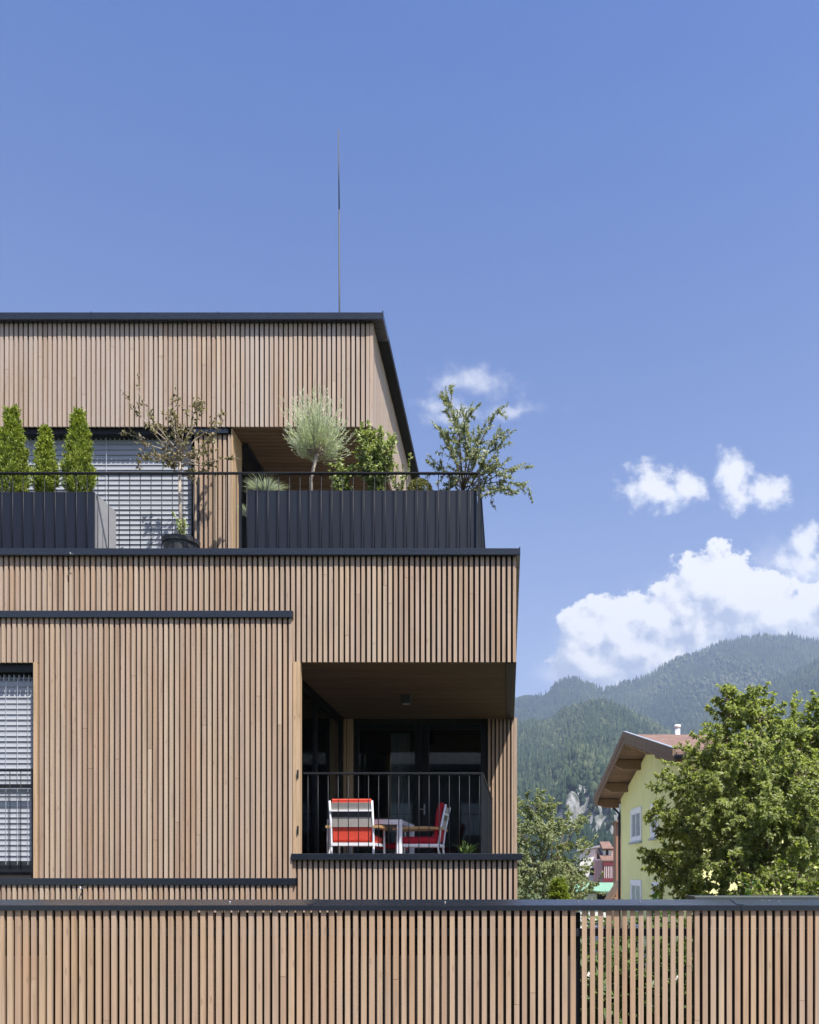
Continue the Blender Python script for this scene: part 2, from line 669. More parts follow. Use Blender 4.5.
# backing walls
w = MB()
BK = YF + .034
w.box(XL, XR - .034, BK, 20, z_lintel + .02, z_terr, .5)                  # storey band above
w.box(XL, XR - .034, BK, BK + .2, z_terr, z_cap1 - .03, .5)               # parapet lip front
w.box(XR - .25, XR - .034, BK + .2, 20, z_terr, z_cap1 - .03, .5)         # parapet lip right
w.box(x_win + .035, x_log - .012, BK, BK + .05, 0, z_lintel + .02, .5)    # front wall, left
w.box(x_win + .035, x_win + .3, BK + .05, 20, 0, z_lintel + .02, .5)
w.box(XL, x_win + .035, BK, BK + .05, z_win_t, z_lintel + .02, .5)
w.box(XL, x_win + .035, BK, BK + .05, 0, z_win_b - .02, .5)
w.box(x_log - .012, XR - .034, BK, BK + .12, 0, z_sill_b + .01, .5)       # loggia lip
w.box(x_log - .3, XR - .034, BK + .12, 20, 0, z_floor - .01, .5)          # volume under the loggia
w.box(XR - .25, XR - .034, BK + .12, 20, z_floor - .01, z_sill_b + .01, .5)
X_pr = wx(517.0, YB)
w.box(wx(487, YB), X_pr - .034, YB + .034, 20, z_floor - .01, z_lintel + .02, .5)   # pier
w.build('wall', M['membrane'], bld)

c = MB()
slats_x(c, XL, XR, lambda x: z_lintel if x > x_panel - .062 else z_fl1_t - .02, z_cap1 - .02, YF)
slats_y(c, YF + .05, 20, z_lintel + .02, z_cap1 - .02, XR)
c.build('timber_cladding', M['larch'], bld)
c = MB()
slats_x(c, x_win + .05, x_panel - .002, z_fl2_t - .02, z_fl1_b + .03, YP, w=.0360)
slats_x(c, XL, x_win + .045, z_win_t, z_fl1_b + .03, YP, w=.0360)
c.build('timber_cladding', M['larch'], bld)
c = MB()
slats_x(c, XL, x_panel, 0.15, z_fl2_b + .03, YP)
slats_x(c, x_panel + .01, XR + .012, 0.15, z_sill_b + .02, YF)
slats_y(c, YF + .05, 20, 0.15, z_sill_b + .02, XR + .012)
c.build('timber_cladding', M['larch'], bld)
c = MB()
slats_x(c, wx(487, YB), X_pr - .045, z_floor, z_lintel + .018, YB)
c.box(X_pr - .045, X_pr, YB - .004, YB + .03, z_floor, z_lintel + .018, .9)
slats_y(c, YB + .06, 20, z_floor, z_lintel + .018, X_pr)
c.build('timber_cladding', M['larch'], bld)

# metal caps and flashings
k = MB()
YC1 = YF - .05
zc_t, zc_b = wz(548, YC1), wz(555, YC1)
x_cr = wx(520.3, YC1)
k.bbox(XL, x_cr - .001, YC1, YF + .33, zc_b, zc_t, .006)
k.bbox(x_cr - .33, x_cr, YF + .335, 19.9, zc_b, zc_t, .006)
k.box(x_cr - .012, x_cr, YC1 - .004, YC1 + .02, zc_b - .004, zc_t + .012)
k.build('parapet_cap', M['cap'], bld)
k = MB()
k.bbox(XL, wx(293, YP), YP - .03, YF + .033, z_fl1_b, z_fl1_t, .005)
k.build('flashing', M['cap'], bld)
k = MB()
k.bbox(XL, wx(295.5, YP), YP - .016, YF + .033, z_fl2_b, z_fl2_t, .005)
k.build('flashing', M['cap'], bld)
k = MB()
YS = YF - .045
k.bbox(wx(291, YS), wx(522.5, YS), YS, BK + .16, wz(860, YS), wz(853.5, YS), .005)
k.bbox(XR - .25, wx(522.5, YS), BK + .165, 19.9, wz(860, YS), wz(853.5, YS), .005)
k.build('sill', M['cap'], bld)
for (u, v, s_) in ((72, 554, 1), (82, 887, 1)):
    b = MB()
    b.tube([(wx(u, YC1), YC1 + .01, wz(v, YC1)), (wx(u, YC1), YC1 - .04, wz(v, YC1)), (wx(u + 1, YC1), YC1 - .05, wz(v + 2, YC1))], .006, 6)
    b.tube([(wx(u, YC1), YC1 - .03, wz(v + 1, YC1)), (wx(u + 3, YC1), YC1 - .035, wz(v + 1.5, YC1))], .004, 5)
    b.build('bracket', M['steel'], bld)

# loggia: jamb, ceiling, floor, side glass, back wall with doors
j = MB()
j.bbox(x_panel + .001, x_log, YF - .012, YF + .085, z_sill_t - .02, z_lintel - .001, .003, .2)
j.build('jamb', M['jamb'], bld)
for v in (774, 830):
    b = MB()
    b.bbox(wx(297.5, YF), wx(299, YF), YF - .022, YF - .0125, wz(v + 4, YF), wz(v - 4, YF), .002)
    b.tube([(wx(298.2, YF), YF - .03, wz(v - 3, YF)), (wx(298.2, YF), YF - .03, wz(v + 3, YF))], .006, 6)
    b.build('hinge', M['metal'], bld)
X_lw = -2.44
XI = -2.44
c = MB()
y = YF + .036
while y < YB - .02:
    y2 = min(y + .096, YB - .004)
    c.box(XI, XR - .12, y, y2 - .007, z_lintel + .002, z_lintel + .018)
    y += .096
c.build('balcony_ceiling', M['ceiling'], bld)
c = MB()
c.box(XR - .115, XR + .001, YF + .036, YB, z_lintel - .004, z_lintel + .018)
c.build('ceiling_edge', M['rail'], bld)
c = MB()
c.box(X_lw, XR - .26, BK + .125, YB, z_floor - .009, z_floor + .004)
c.build('balcony_floor', M['deck'], bld)

# side wall: large dark glazing
f = MB()
f.box(X_lw - .09, X_lw - .03, BK + .06, BK + .14, z_floor, z_lintel)
f.box(X_lw - .09, X_lw - .03, YB - .1, YB, z_floor, z_lintel)
f.box(X_lw - .09, X_lw - .03, BK + .14, YB - .1, z_lintel - .09, z_lintel)
f.box(X_lw - .09, X_lw - .03, BK + .14, YB - .1, z_floor, z_floor + .1)
f.box(X_lw - .09, X_lw - .03, 10.55, 10.65, z_floor + .1, z_lintel - .09)
sg = f.build('side_window', M['frame'], bld)
g = MB()
g.box(X_lw - .07, X_lw - .055, BK + .14, 10.55, z_floor + .1, z_lintel - .09)
g.box(X_lw - .07, X_lw - .055, 10.65, YB - .1, z_floor + .1, z_lintel - .09)
g.build('pane', M['glass'], sg)

# back wall: timber strip, then a pair of glazed doors
c = MB()
x = wx(343, YB)
for (ua, ub) in ((343.5, 346.2), (347.0, 353.0)):
    c.box(wx(ua, YB), wx(ub, YB), YB, YB + .03, z_floor, z_lintel + .002)
c.build('timber_cladding', M['jamb'], bld)
wl = MB()
wl.box(X_lw - .03, wx(354, YB), YB + .031, YB + .2, z_floor, z_lintel + .018, .5)
xd0, xd1 = wx(354, YB), wx(487, YB)
zd_t = wz(723, YB)
wl.box(xd0, xd1, YB + .06, YB + .2, zd_t + .002, z_lintel + .018, .5)
wl.build('wall', M['membrane'], bld)
d = MB()
YD = YB + .05
for (ua, ub) in ((354, 358), (414.5, 421), (421.5, 428.5), (480.5, 487)):
    d.bbox(wx(ua, YB), wx(ub, YB), YD, YD + .07, z_floor, zd_t, .004)
for (ua, ub) in ((358, 414.5), (428.5, 480.5)):
    d.bbox(wx(ua, YB) + .001, wx(ub, YB) - .001, YD + .004, YD + .066, zd_t - .085, zd_t - .001, .004)
    d.bbox(wx(ua, YB) + .001, wx(ub, YB) - .001, YD + .004, YD + .066, z_floor + .001, z_floor + .13, .004)
door = d.build('glazed_door', M['frame'], bld)
for (ua, ub) in ((358, 414.5), (428.5, 480.5)):
    g = MB()
    g.box(wx(ua, YB), wx(ub, YB), YD + .03, YD + .042, z_floor + .13, zd_t - .085)
    g.build('pane', M['glass'], door)
h = MB()
h.tube([(wx(424, YB), YD - .004, 3.66), (wx(424, YB), YD - .05, 3.66), (wx(419, YB), YD - .05, 3.66)], .011, 8)
h.bbox(wx(423.3, YB), wx(424.8, YB), YD - .006, YD - .0005, 3.58, 3.74, .002)
h.build('handle', M['steel'], door)
r = MB()                                                # room behind the glazing
YR = 16.2
r.box(-4.7, xd1 + .1, YR, YR + .1, z_floor, z_lintel + .018, .5)
r.box(xd1 + .1, xd1 + .2, YB + .2, YR + .1, z_floor, z_lintel + .018, .5)
r.box(-4.8, -4.7, BK + .3, YR + .1, z_floor, z_lintel + .018, .5)
r.box(-4.8, X_lw - .1, BK + .055, BK + .15, z_floor, z_lintel + .018, .5)
r.box(-4.7, xd1 + .1, BK + .3, YR, z_floor - .3, z_floor - .012, .5)
r.build('interior_wall', M['interior'], bld)
q = MB()
for i in range(24):
    xa = wx(388, YB) + i * .012
    q.tube([(xa, YB + .35 + .02 * math.sin(i * 1.9), z_floor + .02), (xa, YB + .35 + .02 * math.sin(i * 1.9 + .3), zd_t - .1)], .012, 6)
q.build('curtain', M['curtain'], bld)
q = MB()
q.bbox(wx(440, 15.6), wx(470, 15.6), 15.5, 16.1, z_floor, z_floor + 2.0, .01)
q.bbox(wx(360, 15.6), wx(400, 15.6), 15.6, 16.1, z_floor, z_floor + .9, .01)
q.build('cabinet', M['curtain'], bld)


def blind_mesh(x0, x1, z0, z1, y, pitch=.060, depth=.0615):
    mb = MB()
    n = int((z1 - z0) / pitch)
    for i in range(n):
        zc = z1 - (i + .5) * pitch + random.uniform(-.0015, .0015)
        tilt = math.radians(82 + random.uniform(-2.5, 2.5))
        prof = []
        for kk in range(5):
            a = (kk / 4 - .5)
            bow = .005 * (1 - (2 * a) ** 2)
            ly = a * depth * math.cos(tilt) + bow * math.sin(tilt)
            lz = a * depth * math.sin(tilt) - bow * math.cos(tilt)
            prof.append((y + ly, zc + lz))
        vs, fs = [], []
        for (py, pz) in prof:
            vs += [(x0, py, pz), (x1, py, pz)]
        for kk in range(4):
            fs.append((kk * 2, kk * 2 + 1, kk * 2 + 3, kk * 2 + 2))
        mb.raw(vs, fs, random.random())
    return mb


def bars(parent, x0, x1, y, z0, z1, step, mat, first=None, r=.0048):
    x = x0 if first is None else first
    while x < x1:
        b = MB()
        b.tube([(x, y, z0), (x, y, z1)], r, 6)
        b.build('baluster', mat, parent, True)
        x += step


# lower window with its blind and french balcony
wn = MB()
wn.bbox(x_win - .045, x_win + .0, YF + .04, YF + .30, z_win_b, z_win_t, .004)
wn.bbox(XL, x_win - .046, YF + .05, YF + .30, z_win_t - .085, z_win_t, .004)
wn.bbox(XL, x_win - .046, YF + .03, YF + .30, z_win_b, z_win_b + .075, .004)
win = wn.build('window', M['frame'], bld)
jb = MB()
jb.bbox(x_win + .001, x_win + .043, YP - .004, YF + .30, z_fl2_t + .0, z_win_t + .0, .003, .7)
jb.build('jamb', M['jamb'], bld)
yb = YF + .13
bl = blind_mesh(XL, x_win - .05, z_win_b + .08, z_win_t - .17, yb)
bl.build('blind', M['blind'], win)
cd = MB()
for u in (6, 17.5, 28):
    q = MB()
    q.tube([(wx(u, yb - .04), yb - .042, z_win_b + .08), (wx(u, yb - .04), yb - .042, z_win_t - .16)], .0022, 5)
    q.build('guide_cord', M['cord'], win)
i = 0
x = XL
while x < x_win - .06:
    cd.box(x, x + .006, yb - .02, yb + .02, z_win_t - .17, z_win_t - .10)
    x += .055
cd.box(XL, x_win - .055, yb - .004, yb + .004, z_win_t - .138, z_win_t - .132)
cd.build('slat_clips', M['cord'], win)
g = MB()
g.box(XL, x_win - .05, YF + .22, YF + .23, z_win_b + .07, z_win_t - .085)
g.build('pane', M['glass'], win)
g = MB()
g.box(XL, x_win + .03, YF + .9, YF + .95, z_floor, z_lintel)
g.build('interior_wall', M['interior'], bld)
yr = YF + .03
rl = MB()
rl.bbox(XL, x_win - .02, yr - .012, yr + .012, wz(771.5, yr), wz(769.5, yr), .003)
rl.bbox(XL, x_win - .02, yr + .001, yr + .020, wz(788, yr), wz(784, yr), .003)
rl.bbox(XL, x_win - .02, yr - .012, yr + .012, wz(872.5, yr), wz(869.5, yr), .003)
fr = rl.build('window_railing', M['rail'], bld)
b = MB()
b.bbox(wx(32, yr), wx(33.8, yr), yr - .015, yr + .015, wz(874, yr), wz(769, yr), .003)
b.build('post', M['rail'], fr)
bars(fr, wx(-40, yr), wx(24, yr), yr - .004, wz(871, yr), wz(770.5, yr), .1185, M['rail'], first=wx(21, yr) - .1185 * 4)

# loggia railing
yl = YF + .15
rx1 = wx(483, yl)
zt = wz(773, yl)
zb_r = z_floor + .03
rl = MB()
rl.bbox(x_log + .002, rx1, yl - .014, yl + .014, zt - .016, zt + .006, .003)
rl.bbox(x_log + .002, rx1, yl - .010, yl + .010, z_floor + .16, z_floor + .185, .003)
ye = YB - .02
rl.beam((rx1 - .012, yl, zt - .005), (rx1 + .03, ye, zt - .005), .028, .022)
rl.beam((rx1 - .012, yl, z_floor + .17), (rx1 + .03, ye, z_floor + .17), .02, .025)
lr = rl.build('balcony_railing', M['rail'], bld)
bars(lr, x_log + .05, rx1 - .03, yl, z_floor + .18, zt - .014, .1115, M['rail'])
for t in (0, .5, 1):
    b = MB()
    px = rx1 - .012 + .042 * t
    py = yl + (ye - yl) * t
    b.bbox(px - .014, px + .014, py - .02, py + .02, z_floor, zt - .017, .003)
    b.build('post', M['rail'], lr)
n = 24
rb = MB()
for i in range(1, n):
    if i == n // 2:
        continue
    t = i / n
    px = rx1 - .012 + .042 * t
    py = yl + (ye - yl) * t
    rb.tube([(px, py, z_floor + .18), (px, py, zt - .014)], .0062, 6)
rb.build('return_bars', M['rail'], lr)

# ---- top storey
XU = wx(373, YU)
zu_b = wz(426.5, YU)
YCU = YU - .075
zu_ct, zu_cb = wz(312, YCU), wz(319.3, YCU)
w = MB()
w.box(XL, XU - .034, YU + .034, 17.5, zu_b + .02, zu_ct - .05, .5)
YK = 12.6
w.box(XL, wx(192, YU), YU + .36, YU + .5, z_terr, wz(500, YU) - .6, .5)      # low wall part under the blind
w.box(wx(192, YU), wx(230, YU), YU + .084, YU + .38, z_terr, zu_b + .02, .5)       # pier core
w.box(wx(192, YU), XU - .034, YK + .1, 17.5, z_terr, zu_b + .02, .5)               # back wall of the terrace recess
w.build('wall', M['membrane'], bld)
c = MB()
slats_x(c, XL, XU - .047, zu_b, zu_cb + .03, YU, w=.0385)
c.box(XU - .040, XU, YU - .002, YU + .03, zu_b, zu_cb + .03, .8)
slats_y(c, YU + .032, 17.5, zu_b, zu_cb + .03, XU + .001, w=.052, depth=.033)
c.build('timber_cladding', M['larch_grey'], bld)
c = MB()
slats_x(c, wx(190, YU), wx(229.5, YU), z_terr, wz(432.5, YU), YU + .05)
c.build('timber_cladding', M['larch'], bld)
c = MB()
slats_y(c, YK + .13, 17.5, z_terr, zu_b + .0, XU + .001, w=.048, depth=.033)
c.build('timber_cladding', M['larch_grey'], bld)
k = MB()
k.bbox(wx(190, YU), wx(227.5, YU), YU + .02, YU + .081, wz(432.3, YU), wz(427.5, YU), .004)
k.build('flashing', M['cap'], bld)
k = MB()
k.bbox(wx(196.3, YU), wx(198.4, YU), YU + .028, YU + .05, z_terr, wz(476, YU), .003)
k.build('post', M['metal'], bld)
j = MB()
j.bbox(wx(230, YU), wx(231.3, YU), YU + .04, YU + .40, z_terr, zu_b - .002, .002, .3)
j.build('jamb', M['jamb'], bld)
k = MB()
xcu = wx(383.3, YCU)
k.bbox(XL, xcu - .001, YCU, YU + .35, zu_cb, zu_ct, .006)
k.box(xcu - .012, xcu, YCU - .004, YCU + .02, zu_cb - .004, zu_ct + .014)
for u in (91, 218):
    k.box(wx(u, YCU) - .004, wx(u, YCU) + .004, YCU - .004, YU + .3, zu_cb - .003, zu_ct + .004)
k.build('roof_cap', M['cap'], bld)
k = MB()
k.bbox(xcu - .45, xcu, YU + .355, 17.6, zu_cb, zu_ct, .006)
k.build('roof_cap', plain('cap_underside', (.010, .011, .014), .6, 0, .1, 6, 0, .2), bld)
k = MB()
k.box(XL, XU - .05, YU + .36, 17.4, zu_ct - .049, zu_ct - .03)
k.build('roof', M['deck'], bld)
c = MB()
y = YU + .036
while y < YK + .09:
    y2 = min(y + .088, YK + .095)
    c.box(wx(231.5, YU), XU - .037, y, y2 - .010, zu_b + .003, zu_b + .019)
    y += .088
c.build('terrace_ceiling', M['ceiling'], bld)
# glazing behind the recess and the terrace door track
g = MB()
g.bbox(wx(231.5, YU) - .25, wx(231.5, YU) - .19, YU + .41, YK + .1, z_terr, zu_b - .001, .004)
for xx in np.linspace(wx(231.5, YU) - .1, XU - .1, 4):
    g.bbox(xx - .035, xx + .035, YK + .03, YK + .099, z_terr, zu_b - .001, .004)
tg = g.build('terrace_window', M['frame'], bld)
g = MB()
g.box(wx(231.5, YU) - .188, XU - .05, YK + .06, YK + .07, z_terr + .02, zu_b - .02)
g.build('pane', M['glass'], tg)
t_ = MB()
t_.beam((wx(231.5, YU) + .05, YU + .40, zu_b - .03), (wx(231.5, YU) + .05, YK, zu_b - .03), .05, .055)
t_.build('awning_track', M['metal'], bld)
# upper blind
wn = MB()
yub = YU + .17
wn.bbox(XL, wx(192, YU), YU + .06, YU + .36, zu_b - .06, zu_b + .018, .004)
wn.bbox(wx(189.2, YU), wx(190, YU), YU + .06, YU + .36, z_terr, zu_b - .061, .002)
wu = wn.build('window', M['frame'], bld)
bl = blind_mesh(XL, wx(189, YU), z_terr + .02, wz(440, yub), yub, .0615, .063)
bl.build('blind', M['blind'], wu)
hd = MB()
hd.bbox(XL, wx(189, YU), yub - .03, yub + .03, wz(436.3, yub), wz(432.6, yub), .004)
hd.build('head_rail', M['cord'], wu)
cd = MB()
x = XL
while x < wx(188, YU):
    cd.box(x, x + .006, yub - .02, yub + .02, wz(440.5, yub), wz(436.4, yub))
    x += .058
for u in (30, 108, 184):
    q = MB()
    q.tube([(wx(u, yub), yub - .043, z_terr), (wx(u, yub), yub - .043, wz(437, yub))], .0022, 5)
    q.build('guide_cord', M['cord'], wu)
cd.box(XL, wx(188, YU), yub - .004, yub + .004, wz(438.7, yub), wz(438.2, yub))
cd.build('slat_clips', M['cord'], wu)
g = MB()
g.box(XL, wx(189, YU), YU + .30, YU + .31, z_terr + .02, zu_b - .07)
g.build('pane', M['glass'], wu)

# terrace floor and railing
k = MB()
k.box(XL, XR - .255, BK + .205, YK + .09, z_terr + .001, z_terr + .012)
k.build('terrace_floor', M['deck'], bld)
yt = YF + .14
tx1 = wx(480, yt)
ztr = wz(473.5, yt)
rl = MB()
rl.bbox(XL, tx1, yt - .02, yt + .02, ztr - .007, ztr + .009, .002)
rl.bbox(XL, tx1, yt - .010, yt + .010, z_terr + .08, z_terr + .105, .003)
rl.beam((tx1 - .012, yt + .02, ztr), (tx1 - .012, 16.5, ztr), .03, .022)
rl.beam((tx1 - .012, yt + .02, z_terr + .09), (tx1 - .012, 16.5, z_terr + .09), .02, .025)
tr = rl.build('terrace_railing', M['rail'], bld)
bars(tr, XL, tx1 - .03, yt, z_terr + .10, ztr - .01, .1175, M['rail'], first=wx(2, yt) - .1175 * 2)
for px in (tx1 - .012, wx(240.5, yt)):
    b = MB()
    b.bbox(px - .013, px + .013, yt - .02, yt + .02, z_terr, ztr - .013, .003)
    b.build('post', M['rail'], tr)
rb = MB()
y = yt + .14
while y < 16.4:
    rb.tube([(tx1 - .012, y, z_terr + .10), (tx1 - .012, y, ztr - .01)], .0062, 6)
    y += .1175
rb.build('return_bars', M['rail'], tr)

# lightning rod
ROD_Y = 11.6
xr_ = wx(339, ROD_Y)
rod = thing('lightning_rod', 'thin grey lightning rod rising from the flat roof of the top storey', 'lightning rod', (xr_, ROD_Y, zu_ct - .03))
b = MB()
b.tube([(xr_ + .01, ROD_Y, zu_ct - .03), (xr_ + .002, ROD_Y, wz(210, ROD_Y))], [.0125, .0115], 8)
b.tube([(xr_ + .002, ROD_Y, wz(210, ROD_Y)), (xr_ - .008, ROD_Y, wz(130, ROD_Y))], [.0095, .008], 8)
b.build('rod', plain('rod_metal', (.05, .055, .065), .65, 0, .1), rod, True)
b = MB()
b.lathe((xr_ + .01, ROD_Y, zu_ct - .03), [(0, 0), (.17, 0), (.17, .06), (.15, .08), (.02, .085), (0, .085)], 20)
b.build('base', M['plinth'], rod)

# ceiling light of the loggia
YLT = 10.6
lx, lz = wx(406, YLT), z_lintel
lt = thing('ceiling_light', 'small dark square ceiling light under the loggia ceiling', 'ceiling light', (lx, YLT, lz))
b = MB()
b.bbox(lx - .06, lx + .06, YLT - .06, YLT + .06, lz - .11, lz + .001, .008)
b.build('housing', M['lamp'], lt)
b = MB()
b.lathe((lx, YLT, lz - .11), [(.045, 0), (.042, -.006), (0, -.008)], 16)
b.build('diffuser', plain('lamp_diffuser', (.4, .4, .38), .4), lt)


# ------------------------------------------------------------------ furniture in the loggia
def make_chair(name, label, cushion, x, y, ang):
    """armchair standing at the origin facing +Y; parts in local space"""
    t = thing(name, label, 'chair', (x, y, z_floor + .004), 'garden armchairs around the table')
    t.rotation_euler = (0, 0, ang)

    def loc(mb, nm, mat, smooth=False, par=None):
        me = mb.build(nm, mat, None, smooth)
        me.parent = par or t
        return me
    W = .245
    for sx in (-1, 1):
        b = MB()     # rear leg runs up into the back post, leaning
        b.tube([(sx * W, -.30, 0), (sx * W, -.245, .40), (sx * W, -.27, .62), (sx * W, -.335, .92)], [.012, .0135, .0135, .0115], 8)
        loc(b, 'back_post', M['white_paint'], True)
        b = MB()
        b.tube([(sx * (W + .035), .27, 0), (sx * (W + .03), .25, .44), (sx * (W + .03), .24, .61)], [.0125, .0135, .0135], 8)
        loc(b, 'front_leg', M['white_paint'], True)
        b = MB()
        pts = [(sx * (W + .03), -.30, .625), (sx * (W + .035), -.1, .638), (sx * (W + .04), .12, .635), (sx * (W + .04), .30, .62)]
        for q in range(3):
            b.beam(pts[q], pts[q + 1], .052, .028)
        loc(b, 'armrest', M['teak'])
    b = MB()
    b.beam((-W, -.25, .425), (W, -.25, .425), .03, .035)
    b.beam((-W - .02, .25, .425), (W + .02, .25, .425), .03, .03)
    for sx in (-1, 1):
        b.beam((sx * W, -.25, .425), (sx * (W + .02), .25, .425), .026, .032)
    loc(b, 'seat_frame', M['white_paint'])
    b = MB()
    b.beam((-W, -.318, .808), (W, -.318, .808), .02, .018)
    loc(b, 'back_rail', M['white_paint'])
    b = MB()     # sling of the back: two woven bands
    for (z0, z1, y0, y1) in ((.622, .735, -.279, -.293), (.80, .897, -.306, -.331)):
        b.prism([(-W + .014, y0, z0), (W - .014, y0, z0), (W - .014, y1, z1), (-W + .014, y1, z1)], (0, .008, .002))
    loc(b, 'back_sling', M['taupe'])
    b = MB()  # dark band in place of the shadow gap between the sling bands
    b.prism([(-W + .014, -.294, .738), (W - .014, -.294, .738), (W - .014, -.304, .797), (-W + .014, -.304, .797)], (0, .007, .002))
    loc(b, 'back_gap_shade', M['lamp'])
    b = MB()     # seat cushion, pillow-edged
    zc = .445
    prof = [(.0, .0), (.012, .02), (.016, .04), (.006, .068)]
    rows = []
    for (ins, dz) in ((.02, 0), (0, .018), (0, .058), (.025, .085)):
        rows.append([(-W + ins, -.215 + ins, zc + dz), (W - ins, -.215 + ins, zc + dz), (W - ins, .27 - ins, zc + dz), (-W + ins, .27 - ins, zc + dz)])
    vs = [p for r_ in rows for p in r_]
    fs = [(3, 2, 1, 0), (12, 13, 14, 15)]
    for a in range(3):
        for q in range(4):
            q2 = (q + 1) % 4
            fs.append((a * 4 + q, a * 4 + q2, a * 4 + 4 + q2, a * 4 + 4 + q))
    b.raw(vs, fs)
    loc(b, 'seat_cushion', cushion)
    b = MB()     # back cushion leaning on the sling; its red shows over the top and under the band
    rows = []
    for (zz, yy, th) in ((.475, -.236, .03), (.49, -.240, .06), (.60, -.262, .065), (.84, -.285, .062), (.925, -.30, .045), (.935, -.303, .02)):
        rows.append([(-W + .02, yy, zz), (W - .02, yy, zz), (W - .02, yy + th, zz + .01), (-W + .02, yy + th, zz + .01)])
    vs = [p for r_ in rows for p in r_]
    n_ = len(rows)
    fs = [(3, 2, 1, 0), tuple(range((n_ - 1) * 4, n_ * 4))]
    for a in range(n_ - 1):
        for q in range(4):
            q2 = (q + 1) % 4
            fs.append((a * 4 + q, a * 4 + q2, a * 4 + 4 + q2, a * 4 + 4 + q))
    b.raw(vs, fs)
    loc(b, 'back_cushion', cushion)
    return t


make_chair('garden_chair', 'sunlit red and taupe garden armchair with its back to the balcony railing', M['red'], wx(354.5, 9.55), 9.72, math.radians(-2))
make_chair('garden_chair', 'garden armchair with red cushions coloured darker for shade, seen side on at the right end of the table', M['shaded_red'], wx(421, 10.15), 10.15, math.radians(88))
sx_, sy_ = wx(391, 10.75), 10.75
stl = thing('garden_stool', 'low stool with red cushion coloured darker for the shade under the table', 'stool', (sx_, sy_, z_floor + .004))
b = MB()
b.bbox(sx_ - .20, sx_ + .20, sy_ - .20, sy_ + .20, z_floor + .40, z_floor + .475, .02)
b.build('seat_cushion', M['shaded_red'], stl)
b = MB()
b.bbox(sx_ - .205, sx_ + .205, sy_ - .205, sy_ + .205, z_floor + .365, z_floor + .399, .004)
b.build('seat_frame', M['lamp'], stl)
for p_ in (-1, 1):
    for q_ in (-1, 1):
        b = MB()
        b.tube([(sx_ + p_ * .19, sy_ + q_ * .19, z_floor + .004), (sx_ + p_ * .18, sy_ + q_ * .18, z_floor + .366)], .014, 8)
        b.build('leg', M['lamp'], stl)

tb = thing('garden_table', 'pale grey garden table with square legs between the red armchairs', 'table', (-1.71, 10.3, z_floor + .004))
ZT = z_floor + .004
tx0, tx1_, ty0, ty1 = wx(326.5, 9.8), wx(402, 9.8), 9.8, 11.1
b = MB()
b.bbox(tx0, tx1_, ty0, ty1, ZT + .735, ZT + .75, .003)
b.build('tabletop', plain('table_glass', (.05, .052, .055), .3), tb)
b = MB()
b.bbox(tx0 + .005, tx1_ - .005, ty0 + .004, ty0 + .03, ZT + .672, ZT + .734, .003)
b.bbox(tx0 + .005, tx1_ - .005, ty1 - .03, ty1 - .004, ZT + .672, ZT + .734, .003)
b.bbox(tx0 + .005, tx0 + .03, ty0 + .031, ty1 - .031, ZT + .672, ZT + .734, .003)
b.bbox(tx1_ - .03, tx1_ - .005, ty0 + .031, ty1 - .031, ZT + .672, ZT + .734, .003)
b.build('apron', M['white_paint'], tb)
for xx in (tx0 + .002, tx1_ - .062):
    for yy in (ty0 + .002, ty1 - .062):
        b = MB()
        b.bbox(xx, xx + .06, yy, yy + .06, ZT, ZT + .671, .004)
        b.build('leg', M['white_paint'], tb)


# ------------------------------------------------------------------ plants
def strap_plant(name, label, cat, base, n, hgt, spread, width, mat, pot=None):
    rng = np.random.default_rng(int(abs(base[0] * 100)) + 5)
    t = thing(name, label, cat, base)
    vs, fs, tn = [], [], []
    for i in range(n):
        a = rng.uniform(0, 2 * math.pi)
        sp = spread * rng.uniform(.3, 1)
        hh = hgt * rng.uniform(.6, 1)
        b0 = len(vs)
        sd = np.array([-math.sin(a), math.cos(a), 0])
        for s_ in range(6):
            q = s_ / 5
            p = np.array(base) + np.array([math.cos(a), math.sin(a), 0]) * sp * q ** 1.4 + np.array([0, 0, hh * (1.25 * q - .45 * q * q * (1 + sp))])
            wd = width * (1 - q) ** .6 * (0.6 + .4 * min(1, q * 4)) + .0006
            vs.append(p - sd * wd / 2)
            vs.append(p + sd * wd / 2)
        tt = rng.random()
        tn += [tt] * 12
        for s_ in range(5):
            fs.append((b0 + s_ * 2, b0 + s_ * 2 + 1, b0 + s_ * 2 + 3, b0 + s_ * 2 + 2))
    np_object('leaves', vs, fs, mat, t, {'tint': tn})
    return t


